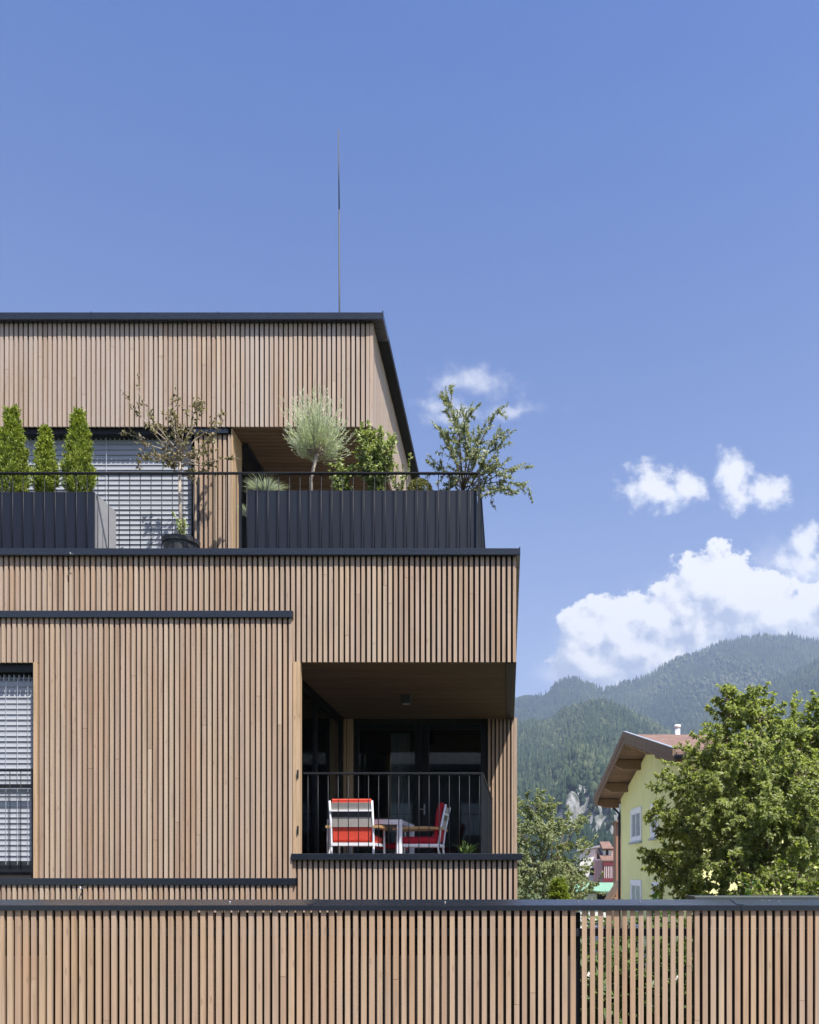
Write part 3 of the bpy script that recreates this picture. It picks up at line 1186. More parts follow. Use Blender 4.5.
def shrub(name, label, cat, base, stems, hgt, spread, leafL, leafW, per, mat, seed, bark='bark', r0=.008, lean=(0, 0), sub=4, droop=.1, group=None, start=.12, minh=.55, upb=.05):
    """several stems fanning out of one base, leaves all along them"""
    rng = np.random.default_rng(seed)
    t = thing(name, label, cat, base, group)
    wd = MB()
    P, D = [], []
    for i in range(stems):
        a = rng.uniform(0, 2 * math.pi)
        sp = spread * math.sqrt(rng.uniform(.02, 1))
        L = hgt * rng.uniform(minh, 1)
        d = np.array([math.cos(a) * sp + lean[0], math.sin(a) * sp + lean[1], 1.0])
        pts, dd = wander(base, d, L, 7, rng, .10, upb)
        wd.tube(pts, list(np.linspace(r0, r0 * .25, len(pts))), 5)
        twigs = [(pts, start)]
        for s_ in range(sub):
            k = rng.integers(2, 7)
            td = np.array([rng.normal(), rng.normal(), rng.uniform(.1, .9)])
            tp, _ = wander(pts[k], td, L * rng.uniform(.15, .34), 4, rng, .15, .03)
            wd.tube(tp, list(np.linspace(r0 * .45, r0 * .15, len(tp))), 4, cap=False)
            twigs.append((tp, 0.0))
        for (tp, s0) in twigs:
            tp = np.array(tp)
            seg = len(tp) - 1
            ll = np.linalg.norm(np.diff(tp, axis=0), axis=1).sum()
            nn = max(4, int(per * ll))
            q = rng.uniform(s0, 1, nn) * seg
            i0 = np.minimum(q.astype(int), seg - 1)
            fr_ = (q - i0)[:, None]
            p = tp[i0] * (1 - fr_) + tp[i0 + 1] * fr_
            ax = unit(tp[i0 + 1] - tp[i0])
            o = rng.normal(size=(nn, 3))
            dirs = unit(ax * .5 + unit(o) * .9)
            P.append(p)
            D.append(dirs)
    wd.build('stems', M[bark], t, True)
    P = np.concatenate(P)
    D = np.concatenate(D)
    crown_object('foliage', P, D, leafL * rng.uniform(.7, 1.25, len(P)), leafW * rng.uniform(.7, 1.2, len(P)), rng, mat, t, droop)
    return t


def conifer(name, label, base, hgt, rad, n, seed, mat, group=None, leaf=(.06, .026)):
    """narrow cone of upswept sprays"""
    rng = np.random.default_rng(seed)
    t = thing(name, label, 'conifer', base, group)
    b = MB()
    b.tube([base, (base[0], base[1], base[2] + hgt * .85)], [rad * .09, .004], 6)
    b.build('trunk', M['bark'], t, True)
    lumps = 26
    q = rng.random(n) ** .8
    a = rng.uniform(0, 2 * math.pi, n)
    lump = 1 + .55 * fbm(a * 2.2 + seed * 3, q * 9 + seed, 3, 3)
    lump = lump * (1 + .10 * np.sin(a * 3 + q * 14 + seed))
    prof = .78 * rad * np.minimum(1, (1 - q) ** .85 * 1.18) * (0.70 + .3 * np.minimum(1, q * 5)) * lump + .005
    r = prof * np.sqrt(rng.uniform(.18, 1.0, n))
    z = q * hgt * .94
    P = np.stack([base[0] + r * np.cos(a), base[1] + r * np.sin(a), base[2] + z], 1)
    D = np.stack([np.cos(a) * .55, np.sin(a) * .55, np.full(n, 1.0)], 1) + rng.normal(size=(n, 3)) * .35
    sp, sd = [], []
    for i in range(int(hgt * 330)):
        qz = rng.random() ** .9
        rr = rad * .80 * min(1, (1 - qz) ** .85 * 1.18) * (.7 + .3 * min(1, qz * 5)) * rng.uniform(.75, 1.12)
        an = rng.uniform(0, 2 * math.pi)
        b0 = np.array([base[0] + rr * math.cos(an), base[1] + rr * math.sin(an), base[2] + qz * hgt * .93])
        dv = np.array([math.cos(an) * rng.uniform(.2, .9), math.sin(an) * rng.uniform(.2, .9), 1.0])
        dv /= np.linalg.norm(dv)
        L = rad * rng.uniform(.25, .62)
        tq = rng.random(26)[:, None]
        sp.append(b0 + dv * L * tq + rng.normal(size=(26, 3)) * L * .10 * (1.1 - tq))
        sd.append(np.broadcast_to(dv, (26, 3)) + rng.normal(size=(26, 3)) * .45)
    P = np.concatenate([P] + sp)
    D = np.concatenate([D] + sd)
    n = len(P)
    crown_object('crown', P, D, leaf[0] * rng.uniform(.6, 1.3, n), leaf[1] * rng.uniform(.6, 1.2, n), rng, mat, t, 0)
    return t


def broad_tree(name, label, base, trunk_top, clumps, leafL, leafW, per, mat, seed, bark='bark', r0=.11, droop=.6, twig=.55, group=None, nmul=1.0):
    """trunk, limbs to clump centres, twigs in every clump and leaves along the twigs"""
    rng = np.random.default_rng(seed)
    t = thing(name, label, 'tree', base, group)
    wd = MB()
    tt = np.array(trunk_top, float)
    b0 = np.array(base, float)
    mid = (b0 + tt) / 2 + rng.normal(size=3) * .05
    wd.tube([b0, mid, tt], [r0, r0 * .8, r0 * .62], 9)
    P, D = [], []
    for (cx, cy, cz, rad, ntw) in clumps:
        c0 = np.array([cx, cy, cz])
        k = rng.uniform(.35, 1)
        st = b0 * (1 - k) + tt * k if cz < tt[2] + .4 else tt
        m1 = (st * .5 + c0 * .5) + rng.normal(size=3) * .10 + np.array([0, 0, .10])
        wd.tube([st, m1, c0], [r0 * .34, r0 * .22, r0 * .10], 6)
        for q in range(int(ntw * nmul)):
            o = rng.normal(size=3)
            o /= np.linalg.norm(o)
            o[2] = o[2] * .8 + .15
            L = rad * rng.uniform(.65, 1.12)
            tp, _ = wander(c0 + o * rad * .08, o, L, 5, rng, .20, -.03)
            wd.tube(tp, list(np.linspace(r0 * .08, r0 * .025, len(tp))), 4, cap=False)
            tp = np.array(tp)
            tw = [tp]
            for s_ in range(3):
                k = rng.integers(1, 6)
                so = o + rng.normal(size=3) * .7
                t2, _ = wander(tp[k], so, L * twig * rng.uniform(.5, 1), 3, rng, .2, -.05)
                tw.append(np.array(t2))
            for ttp in tw:
                seg = len(ttp) - 1
                ll = np.linalg.norm(np.diff(ttp, axis=0), axis=1).sum()
                nn = max(3, int(per * ll))
                qq = (1 - rng.random(nn) ** 1.6 * .9) * seg
                i0 = np.minimum(qq.astype(int), seg - 1)
                fr_ = (qq - i0)[:, None]
                p = ttp[i0] * (1 - fr_) + ttp[i0 + 1] * fr_
                ax = unit(ttp[i0 + 1] - ttp[i0])
                dirs = unit(ax * .6 + unit(rng.normal(size=(nn, 3))) * .9)
                P.append(p)
                D.append(dirs)
    wd.build('trunk', M[bark], t, True)
    P = np.concatenate(P)
    D = np.concatenate(D)
    crown_object('crown', P, D, leafL * rng.uniform(.6, 1.25, len(P)), leafW * rng.uniform(.7, 1.2, len(P)), rng, mat, t, droop, .3)
    return t


# planters on the terrace
YPL = 9.085
zp_t = wz(490.5, YPL)


def planter(x0, x1, z1, label, side_mat):
    t = thing('planter', label, 'planter', ((x0 + x1) / 2, YPL + .25, z_terr + .012), 'metal planters on the roof terrace')
    z0 = z_terr + .013
    b = MB()
    b.bbox(x0, x1, YPL + .012, YPL + .5, z0, z1 - .05, .004)
    b.box(x0, x1 - .031, YPL + .013, YPL + .04, z1 - .05, z1)
    b.box(x0, x1 - .031, YPL + .47, YPL + .499, z1 - .05, z1)
    b.box(x1 - .03, x1, YPL + .013, YPL + .499, z1 - .05, z1)
    b.box(x0, x0 + .03, YPL + .041, YPL + .469, z1 - .05, z1)
    b.build('box', side_mat, t)
    p = MB()
    x = x1
    i = 0
    while x > x0 + .002:
        xa = max(x0, x - .1175)
        p.box(xa, x - .0005, YPL, YPL + .0115, z0, z1 + .001)
        p.box(xa + .004, min(xa + .010, x - .001), YPL - .004, YPL - .0002, z0, z1 + .001)
        x -= .1175
    p.build('front_panel', M['panel'], t)
    s_ = MB()
    s_.box(x0 + .032, x1 - .032, YPL + .045, YPL + .465, z1 - .055, z1 - .018)
    s_.build('soil', M['soil'], t)
    return t


xpl0, xpl1 = wx(246.5, YPL), wx(476.5, YPL)
planter(xpl0, xpl1, zp_t, 'long dark metal planter holding olive, willow standard and shrubs', M['panel'])
planter(XL + .1, wx(94.5, YPL), wz(492, YPL), 'dark planter with pale grey end holding the row of thujas', M['zinc'])
zs = zp_t - .03
YS_ = YPL + .25
G = 'thuja row in the left planter'
for (u, vt, wpx, sd, lab) in ((12, 407, 17.5, 1, 'tallest and widest thuja, at the left edge of the planter row'), (45.5, 426, 11.5, 2, 'shortest thuja, in the middle of the planter row'), (79, 409, 16, 3, 'slim tall thuja at the pale end of the planter row')):
    zb = wz(493, YS_)
    conifer('thuja', lab, (wx(u, YS_), YS_, zb - .03), wz(vt, YS_) - zb + .02, wpx / F * YS_, 7000, sd, M['leaf_thuja'], G, (.042, .012))

# small bronze tree in a pot
YT = 9.5
xt = wx(181, YT)
pot = thing('flower_pot', 'round black plastic pot standing behind the terrace railing', 'pot', (xt, YT, z_terr + .012))
hp = wz(541, YT) - z_terr - .012
b = MB()
rp = 17 / F * YT
b.lathe((xt, YT, z_terr + .012), [(0, 0), (rp * .78, 0), (rp * .97, hp - .05), (rp * 1.06, hp - .05), (rp * 1.08, hp), (rp * .98, hp), (rp * .95, hp - .04), (0, hp - .04)], 28)
b.build('pot_body', M['pot'], pot)
b = MB()
b.lathe((xt, YT, z_terr + .012), [(rp * .94, hp - .035), (rp * .5, hp - .025), (0, hp - .02)], 20)
b.build('soil', M['soil'], pot)
zpt = z_terr + .012 + hp - .03
tt = thing('ornamental_tree', 'small potted tree with sparse bronze leaves and pale slender trunk', 'tree', (xt, YT, zpt))
rng = np.random.default_rng(5)
wd = MB()
top = np.array([wx(179.5, YT), YT, wz(462, YT)])
wd.tube([(xt, YT, zpt), (xt - .012, YT, zpt + .5), top], [.021, .018, .014], 8)
P, D = [], []
for (u, v, dy) in ((122, 428, .1), (130, 404, 0), (145, 401, -.15), (165, 412, .2), (176, 410, -.1), (190, 402, .1), (200, 410, 0), (213, 412, .1), (220, 435, -.1), (222, 452, .15), (206, 462, -.2), (148, 463, -.1), (139, 452, .15), (160, 440, -.25), (170, 430, .25), (185, 432, -.3), (196, 440, .3), (205, 430, .2), (155, 420, .2), (180, 420, -.2), (210, 470, .1), (168, 465, -.2), (193, 455, -.25), (165, 452, .3), (176, 446, .1), (150, 452, 0), (186, 468, .2), (202, 420, -.2)):
    e = np.array([wx(u, YT), YT + dy, wz(v, YT)])
    s0 = top + np.array([0, 0, rng.uniform(-.06, .12)])
    m1 = s0 * .5 + e * .5 + np.array([0, 0, -.03]) + rng.normal(size=3) * .025
    m2 = s0 * .2 + e * .8 + rng.normal(size=3) * .02
    tp = np.array([s0, m1, m2, e])
    wd.tube(tp, [.008, .005, .0035, .002], 5)
    tws = [tp[1:]]
    for s_ in range(5):
        k = rng.integers(1, 4)
        t2, _ = wander(tp[k], (e - s0) + rng.normal(size=3) * .25, rng.uniform(.08, .2), 3, rng, .2)
        wd.tube(t2, [.003, .002, .0016, .001], 4, cap=False)
        tws.append(np.array(t2))
    for q in tws:
        seg = len(q) - 1
        nn = 9
        f_ = rng.uniform(0, 1, nn) * seg
        i0 = np.minimum(f_.astype(int), seg - 1)
        ff = (f_ - i0)[:, None]
        P.append(q[i0] * (1 - ff) + q[i0 + 1] * ff)
        D.append(unit(rng.normal(size=(nn, 3)) + np.array([0, 0, .3])))
wd.build('trunk', M['pale_bark'], tt, True)
P, D = np.concatenate(P), np.concatenate(D)
crown_object('crown', P, D, .050 * rng.uniform(.6, 1.2, len(P)), .027 * rng.uniform(.7, 1.2, len(P)), rng, M['leaf_bronze'], tt, .1)
shrub('young_plant', 'little pale green sprig growing beside the slender trunk in the pot', 'plant', (wx(186, YT), YT - .04, zpt), 5, .40, .25, .035, .02, 80, M['leaf_euonymus'], 31, r0=.003, sub=2)

# plants of the long planter
strap_plant('fescue_grass', 'tuft of spiky blue grey grass in the long planter', 'grass plant', (wx(268, YS_), YS_ - .08, zs - .02), 420, .30, .30, .011, M['leaf_fescue'])
strap_plant('fescue_grass', 'grass tuft hanging over the left end of the long planter', 'grass plant', (wx(247.5, YPL + .3), YPL + .3, zs - .16), 160, .18, .18, .010, M['leaf_fescue'])
xw = wx(311, YS_)
tw = thing('willow_standard', 'pale feathery ball of fine shoots on a bare straight stem', 'standard tree', (xw, YS_, zs))
rng = np.random.default_rng(8)
wd = MB()
hd_ = np.array([xw + .07, YS_, wz(454, YS_)])
wd.tube([(xw + .01, YS_, zs - .02), (xw, YS_, (zs + hd_[2]) / 2), hd_], [.022, .019, .021], 8)
P, D, Ln = [], [], []
for i in range(430):
    a = rng.uniform(0, 2 * math.pi)
    el = rng.uniform(-.15, 1) ** 1 * 1.45
    o = np.array([math.cos(a) * math.cos(el), math.sin(a) * math.cos(el), math.sin(el)])
    L = (.37 + .25 * max(0, math.sin(el))) * rng.uniform(.45, 1.18)
    tp, _ = wander(hd_ + o * .03, o, L, 6, rng, .08, .16)
    if i % 3 == 0:
        wd.tube(tp, list(np.linspace(.004, .0012, len(tp))), 4, cap=False)
    tp = np.array(tp)
    nn = 26
    f_ = rng.uniform(.25, 1, nn) * 6
    i0 = np.minimum(f_.astype(int), 5)
    ff = (f_ - i0)[:, None]
    P.append(tp[i0] * (1 - ff) + tp[i0 + 1] * ff)
    ax = unit(tp[i0 + 1] - tp[i0])
    D.append(unit(ax + rng.normal(size=(nn, 3)) * .28))
wd.build('trunk', M['pale_bark'], tw, True)
P, D = np.concatenate(P), np.concatenate(D)
crown_object('crown', P, D, .06 * rng.uniform(.6, 1.2, len(P)), .0055, rng, M['leaf_willow'], tw)

shrub('evergreen_shrub', 'low young shrub with pale leaves beside the willow stem', 'shrub', (wx(341, YS_), YS_, zs), 11, .48, .33, .046, .028, 140, M['leaf_euonymus'], 12, sub=3)
shrub('evergreen_shrub', 'tall bushy variegated shrub with upright leafy shoots in the long planter', 'shrub', (wx(374, YS_), YS_, zs), 34, .90, .20, .046, .028, 150, M['leaf_euonymus'], 13, sub=3, minh=.4, upb=.12)
shrub('evergreen_shrub', 'thin sparse shoot between the bushy shrub and the clipped ball', 'shrub', (wx(399, YS_), YS_, zs), 4, .62, .14, .040, .022, 80, M['leaf_euonymus'], 14, sub=2)
xb = wx(420, YS_)
rb_ = 12.5 / F * YS_
bx = thing('box_ball', 'small clipped ball of olive brown box behind the railing', 'shrub', (xb, YS_, zs))
rng = np.random.default_rng(15)
n = 2600
o = unit(rng.normal(size=(n, 3)))
o[:, 2] = o[:, 2]
P = np.array([xb, YS_, zs + rb_ * .85]) + o * rb_ * rng.uniform(.8, 1.0, (n, 1))
crown_object('foliage', P, o + rng.normal(size=(n, 3)) * .5, .022, .014, rng, M['leaf_box'], bx)
b = MB()
b.tube([(xb, YS_, zs - .02), (xb, YS_, zs + rb_)], .012, 6)
b.build('stem', M['bark'], bx)

# olive at the corner
xo = wx(463, YS_)
ol = thing('olive_tree', 'airy olive tree leaning out over the terrace corner against the sky', 'tree', (xo, YS_, zs))
rng = np.random.default_rng(21)
wd = MB()
P, D = [], []
root = np.array([xo, YS_, zs - .02])
ends = [(445, 398, .1), (452, 402, -.15), (463, 408, .2), (470, 412, 0), (480, 425, .15), (497, 415, -.1), (502, 437, .1), (497, 447, -.2), (508, 462, .2), (522, 468, 0), (528, 484, .1), (514, 498, -.1), (505, 484, .2), (434, 463, .1), (444, 440, -.2), (441, 425, .15), (455, 430, .3), (470, 440, -.3), (485, 455, .3), (450, 455, -.3), (476, 465, -.25), (460, 465, .3), (446, 474, 0), (490, 470, 0), (480, 440, -.1), (458, 415, -.1), (466, 452, 0), (494, 432, .2), (448, 485, .1), (475, 480, .2)]
for (u, v, dy) in ends:
    e = np.array([wx(u, YS_), YS_ + dy, wz(v, YS_)])
    k = rng.uniform(.1, .5)
    s0 = root + np.array([.0, 0, k * .45])
    m1 = s0 * .45 + e * .55 + np.array([0, 0, .05]) + rng.normal(size=3) * .03
    m2 = s0 * .18 + e * .82 + np.array([0, 0, .03]) + rng.normal(size=3) * .02
    tp = np.array([s0, m1, m2, e])
    wd.tube(tp, [.0065, .005, .0035, .002], 5)
    tws = [tp[1:], tp[1:3]]
    for s_ in range(6):
        k = rng.integers(1, 4)
        t2, _ = wander(tp[k], (e - s0) * .6 + rng.normal(size=3) * .33, rng.uniform(.08, .22), 3, rng, .2)
        wd.tube(t2, [.003, .002, .0016, .001], 4, cap=False)
        tws.append(np.array(t2))
    for q in tws:
        seg = len(q) - 1
        nn = int(rng.integers(36, 54))
        f_ = rng.uniform(0, 1, nn) * seg
        i0 = np.minimum(f_.astype(int), seg - 1)
        ff = (f_ - i0)[:, None]
        P.append(q[i0] * (1 - ff) + q[i0 + 1] * ff)
        ax = unit(q[i0 + 1] - q[i0])
        D.append(unit(ax * .7 + rng.normal(size=(nn, 3)) * .6))
wd.build('trunk', M['bark'], ol, True)
P, D = np.concatenate(P), np.concatenate(D)
crown_object('crown', P, D, .040 * rng.uniform(.6, 1.3, len(P)), .013 * rng.uniform(.7, 1.3, len(P)), rng, M['leaf_olive'], ol)

# potted plant inside the loggia
xd = wx(466, 10.4)
pp = thing('flower_pot', 'low dark pot on the balcony floor near the railing return', 'pot', (xd, 10.4, z_floor + .004))
b = MB()
b.lathe((xd, 10.4, z_floor + .004), [(0, 0), (.10, 0), (.14, .22), (.155, .22), (.155, .25), (.14, .25), (.13, .22), (0, .21)], 24)
b.build('pot_body', M['pot'], pp)
strap_plant('yucca_plant', 'strap leaved green plant in the low pot on the balcony', 'plant', (xd, 10.4, z_floor + .21), 34, .42, .25, .03, M['leaf_dark'])

# ------------------------------------------------------------------ slatted fence in front
YN = 5.98
fence = thing('slat_fence', 'long larch slat fence with sloping anthracite metal cap along the street', 'fence', (0, YN, 0))
xf0, xf1 = -4.6, 4.4
YCF = YN - .018
zf_b, zf_f = wz(910.6, YCF), wz(905.2, YCF)
YBF = YN + .19
zf_k = wz(899.5, YBF)
c = MB()
x = xf0
slats_x(c, xf0, wx(575.5, YN), .32, zf_b + .012, YN, w=.0365, depth=.020)
slats_x(c, wx(580.5, YN), xf1, .32, zf_b + .012, YN, w=.0365, depth=.020)
c.build('slats', M['larch_fence'], fence)
c = MB()          # second layer behind, shifted half a pitch; left open in the middle bay
def layer(ua, ub, za, zb_):
    xa, xb_ = wx(ua, YN), wx(ub, YN)
    slats_x(c, xa, xb_, za, zb_, YN + .075, w=.047, depth=.022)
layer(190, 340, .32, zf_b - .02)
c.build('rear_slats', M['larch_fence'], fence)
c = MB()
layer(-130, 43, .32, wz(957, YN))
c.build('rear_slats', M['larch_fence'], fence)
b = MB()
b.box(wx(-130, YN), wx(190, YN), YN + .1, YN + .112, .32, zf_b + .011)
b.box(wx(190.01, YN), wx(340, YN), YN + .1, YN + .112, .32, zf_b - .02)
b.box(wx(340.01, YN), wx(574, YN), YN + .1, YN + .112, .32, zf_b + .011)
b.box(wx(703, YN), xf1, YN + .1, YN + .112, .32, zf_b - .13)
b.build('backing', M['membrane'], fence)
b = MB()
for v in (933, 1060):
    b.box(xf0, xf1, YN + .031, YN + .071, wz(v, YN) - .025, wz(v, YN) + .03)
b.build('rails', M['metal'], fence)
for u in (-90, 120, 340, 578, 703, 860):
    b = MB()
    b.bbox(wx(u, YN) - .028, wx(u, YN) + .028, YN + .114, YN + .174, .1, zf_b - .021, .004)
    b.build('post', M['metal'], fence)
cp = MB()
for (xa, xb_) in ((xf0, wx(310, YCF) - .0015), (wx(310, YCF) + .0015, wx(741, YCF) - .0015), (wx(741, YCF) + .0015, xf1)):
    poly = [(xa, YCF, zf_b), (xa, YCF, zf_f - .002), (xa, YCF + .006, zf_f), (xa, YBF, zf_k), (xa, YBF, zf_k - .05), (xa, YBF - .004, zf_k - .05), (xa, YBF - .004, zf_b + .013), (xa, YCF + .006, zf_b + .013), (xa, YCF + .006, zf_b)]
    cp.prism(poly, (xb_ - xa, 0, 0))
cp.build('cap', M['cap'], fence)
cp = MB()
for u in (310, 741):
    cp.beam((wx(u, YCF), YCF + .012, zf_f + .0035), (wx(u, YCF), YBF - .004, zf_k + .003), .05, .003, tint=.5)
cp.build('cap_joint', M['cap'], fence)
cp = MB()
for u in (445, 578, 640, 762, 769, 779, 230):
    q = YCF + .13 + .03 * math.sin(u)
    zq = zf_f + (zf_k - zf_f) * (q - YCF) / (YBF - YCF)
    cp.lathe((wx(u, q), q, zq + .001), [(.008, 0), (.006, .004), (0, .005)], 8)
cp.build('rivets', M['steel'], fence)
b = MB()
b.bbox(xf0, xf1, YN - .02, YN + .2, 0, .3, .01)
b.build('plinth', M['plinth'], fence)

# bin shelter behind the right end of the fence
YSH = 7.1
sh = thing('bin_shelter', 'flat roofed dark bin shelter just behind the right end of the fence', 'shelter', (3.0, YSH, 0))
xs0, xs1 = wx(695, YSH), 4.3
zs_t = wz(896.5, YSH)
b = MB()
b.bbox(xs0, xs1, YSH, YSH + .34, zs_t - .09, zs_t, .006)
b.build('roof', plain('shelter_roof', (.04, .05, .045), .6), sh)
b = MB()
b.box(xs0 + .05, xs1 - .05, YSH + .26, YSH + .31, 0, zs_t - .091)
b.box(xs0 + .05, xs0 + .1, YSH + .1, YSH + .259, 0, zs_t - .091)
b.build('wall', M['membrane'], sh)
for xx in (xs0 + .06, xs1 - .12):
    b = MB()
    b.bbox(xx, xx + .06, YSH + .03, YSH + .09, 0, zs_t - .091, .004)
    b.build('post', M['metal'], sh)

# ------------------------------------------------------------------ garden plants behind the fence
G = 'garden shrubs behind the fence'
for (u, Y, h_, sd, lab) in ((600, 8.3, 1.85, 41, 'leafy green shrub seen through the fence gaps near the dark post'), (640, 8.0, 1.70, 42, 'leafy green shrub glimpsed through the middle of the open fence bay'), (680, 8.4, 1.9, 43, 'leafy green shrub glimpsed through the fence before the shelter')):
    shrub('garden_shrub', lab, 'shrub', (wx(u, Y), Y, 0), 34, h_ + .65, .30, .08, .05, 80, M['leaf_dark'], sd, r0=.012, group=G)
shrub('lime_shrub', 'bright lime green shrub peeping over the fence at the right edge', 'shrub', (wx(812, 10.4), 10.4, 0), 40, 2.98, .30, .075, .048, 34, M['leaf_yellow'], 47, r0=.014, minh=.8)
conifer('yellow_conifer', 'small yellow green conifer tip just above the fence beside the grey green tree', (wx(559, 20), 20, 0), wz(880, 20), .42, 4500, 51, M['leaf_yellow'], leaf=(.11, .05))

# big tree on the right
TY = 14.2
def cl(u, v, dy, r, n):
    return (wx(u + 5, TY + dy), TY + dy, wz(v + 7, TY + dy), r, n)
cls = [cl(728, 715, .2, .50, 8), cl(755, 712, -.2, .50, 8), cl(790, 728, .2, .58, 9), cl(822, 722, 0, .60, 9), cl(715, 752, -.5, .60, 10), cl(752, 755, -.9, .68, 12),
       cl(795, 768, -1.0, .72, 12), cl(838, 775, -.6, .7, 10), cl(693, 765, .2, .46, 8), cl(688, 800, -.4, .55, 9), cl(672, 822, .2, .46, 8), cl(668, 862, .0, .5, 8),
       cl(715, 800, -1.0, .68, 12), cl(758, 815, -1.4, .72, 13), cl(805, 820, -1.3, .72, 13), cl(845, 840, -.6, .7, 9), cl(700, 850, -.8, .62, 10), cl(740, 862, -1.2, .66, 11),
       cl(785, 868, -1.4, .7, 11), cl(830, 880, -1.0, .7, 9), cl(690, 895, -.3, .6, 8), cl(735, 905, -1, .6, 8), cl(760, 780, .8, .8, 8), cl(720, 830, .9, .8, 8), cl(800, 800, 1.0, .8, 8),
       cl(780, 860, .8, .8, 7), cl(690, 830, .8, .6, 6), cl(870, 800, 0, .8, 8), cl(885, 850, 0, .8, 8), cl(722, 692, 0, .26, 4), cl(690, 748, .3, .24, 3), cl(652, 805, .1, .26, 4), cl(655, 850, .1, .28, 4), cl(820, 703, .2, .28, 4), cl(775, 745, .3, .6, 8), cl(812, 750, .4, .6, 8), cl(735, 735, .4, .5, 7), cl(680, 785, .3, .45, 6), cl(740, 800, .3, .7, 8), cl(752, 692, .1, .28, 4)]
broad_tree('walnut_tree', 'large leafy green tree in front of the yellow house', (wx(760, TY), TY, 0), (wx(757, TY), TY, 2.6), cls, .074, .037, 140, M['leaf_big'], 61, r0=.10, droop=.28, nmul=2.3)

# grey green tree beside the building
TY = 22.5
cls = [cl(528, 800, 0, .6, 6), cl(520, 830, 0, .8, 8), cl(548, 832, -.4, .8, 8), cl(535, 860, -.6, .9, 9), cl(565, 862, -.2, .8, 8), cl(515, 868, -.2, .9, 8), cl(572, 872, .2, .4, 5), cl(550, 890, -.6, .9, 8),
       cl(580, 896, 0, .35, 4), cl(520, 898, -.5, .9, 7), cl(570, 895, -.3, .7, 7), cl(542, 812, .3, .5, 5), cl(562, 820, .3, .5, 4), cl(570, 838, .3, .45, 4), cl(500, 830, .5, .9, 6), cl(505, 880, .5, .9, 6), cl(533, 790, .2, .25, 3), cl(575, 812, .3, .25, 2), cl(548, 795, .3, .25, 2)]
broad_tree('garden_tree', 'airy grey green tree beside the corner of the timber building', (wx(545, TY), TY, 0), (wx(543, TY), TY, 2.4), cls, .07, .045, 105, M['leaf_grey'], 71, r0=.07, droop=.1, nmul=2.1)

# ------------------------------------------------------------------ yellow house
D0 = 27.0
PL = Vector((wx(595, 1.25 * D0), 1.25 * D0, wz(800, 1.25 * D0)))        # far eave end
PA = Vector((wx(625, D0), D0, wz(735.5, D0)))                           # apex of the bargeboards
H_ = Vector((PA.x - PL.x, PA.y - PL.y, 0))
hd_ = H_.normalized()                                                   # along the gable, towards the street
nrm = Vector((-hd_.y, hd_.x, 0))                                        # outward normal of the gable
if nrm.x > 0:
    nrm = -nrm
half = H_.length
drop = PA.z - PL.z
PR = PA + hd_ * half - Vector((0, 0, drop))
OV = .92                                                                # verge overhang
hs = thing('yellow_house', 'yellow rendered house with brown tiled roof and deep timber gable overhang', 'house', (PA.x + 3, PA.y, 0))
inn = -nrm
LEN = 11.0
EV = .85                                                                # eave overhang
slope = drop / half


def G3(a, dz, o):
    """a along the gable from the apex, dz below the roof plane at a, o inwards from the verge"""
    p = PA + hd_ * a + inn * o
    return Vector((p.x, p.y, PA.z - abs(a) * slope - dz))


w = MB()
poly = [G3(-half + EV, .22, OV), G3(0, .22, OV), G3(half - EV, .22, OV)]
base = [Vector((poly[2].x, poly[2].y, 0)), Vector((poly[0].x, poly[0].y, 0))]
w.prism(poly + base, inn * (LEN - 2 * OV))
w.build('wall', M['yellow'], hs)
r = MB()
for sg in (-1, 1):
    a1 = sg * half
    r.prism([G3(0, -.04, .04), G3(a1, -.04, .04), G3(a1, .035, .04), G3(0, .035, .04)], inn * (LEN - .08))
r.build('roof', M['tiles'], hs)
s_ = MB()
for sg in (-1, 1):
    nb = 26
    for i in range(nb):
        a0, a1 = sg * half * (i / nb), sg * half * ((i + .93) / nb)
        s_.prism([G3(a0, .04, .03), G3(a1, .04, .03), G3(a1, .075, .03), G3(a0, .075, .03)], inn * (LEN - .06), random.random())
s_.build('soffit', M['brown_timber'], hs)
for sg in (-1, 1):
    b = MB()
    b.prism([G3(0, -.07, -.03), G3(sg * half, -.07, -.03), G3(sg * half, .24, -.03), G3(0, .24, -.03)], inn * .055, .3)
    b.prism([G3(0, -.13, -.06), G3(sg * half, -.13, -.06), G3(sg * half, .06, -.06), G3(0, .06, -.06)], inn * .029, .8)
    b.build('bargeboard', M['brown_weathered'], hs)
    b = MB()
    b.prism([G3(0, -.146, -.068), G3(sg * (half + .01), -.146, -.068), G3(sg * (half + .01), -.132, -.068), G3(0, -.132, -.068)], inn * .10, .3)
    b.build('verge_flashing', M['lead'], hs)
for a in (-half + .35, -half * .66, -half * .30, 0.0, half * .32, half * .66):
    b = MB()
    wv = hd_ * .12
    z1, z0 = .08, .42
    p0 = G3(a, z1, .03)
    # a shaped purlin end: full depth near the wall, cut back underneath at its nose
    prof = [(.03, z1), (OV - .003, z1), (OV - .003, z0), (.28, z0), (.18, z0 - .07), (.07, z0 - .09), (.03, z0 - .13)]
    poly = []
    for (o, dz) in prof:
        p = G3(a, 0, o)
        poly.append(Vector((p.x, p.y, p.z - dz)) - wv)
    b.prism(poly, wv * 2, random.random())
    b.build('purlin', M['brown_timber'], hs)


def wall_point(u, v):
    """meet the gable wall plane along the sight line of a picture point"""
    d = Vector(((u - U0) / F, 1, (V0 - v) / F))
    o = Vector((0, 0, CZ))
    q = PA + inn * OV
    t = (q - o).dot(nrm) / d.dot(nrm)
    return o + d * t


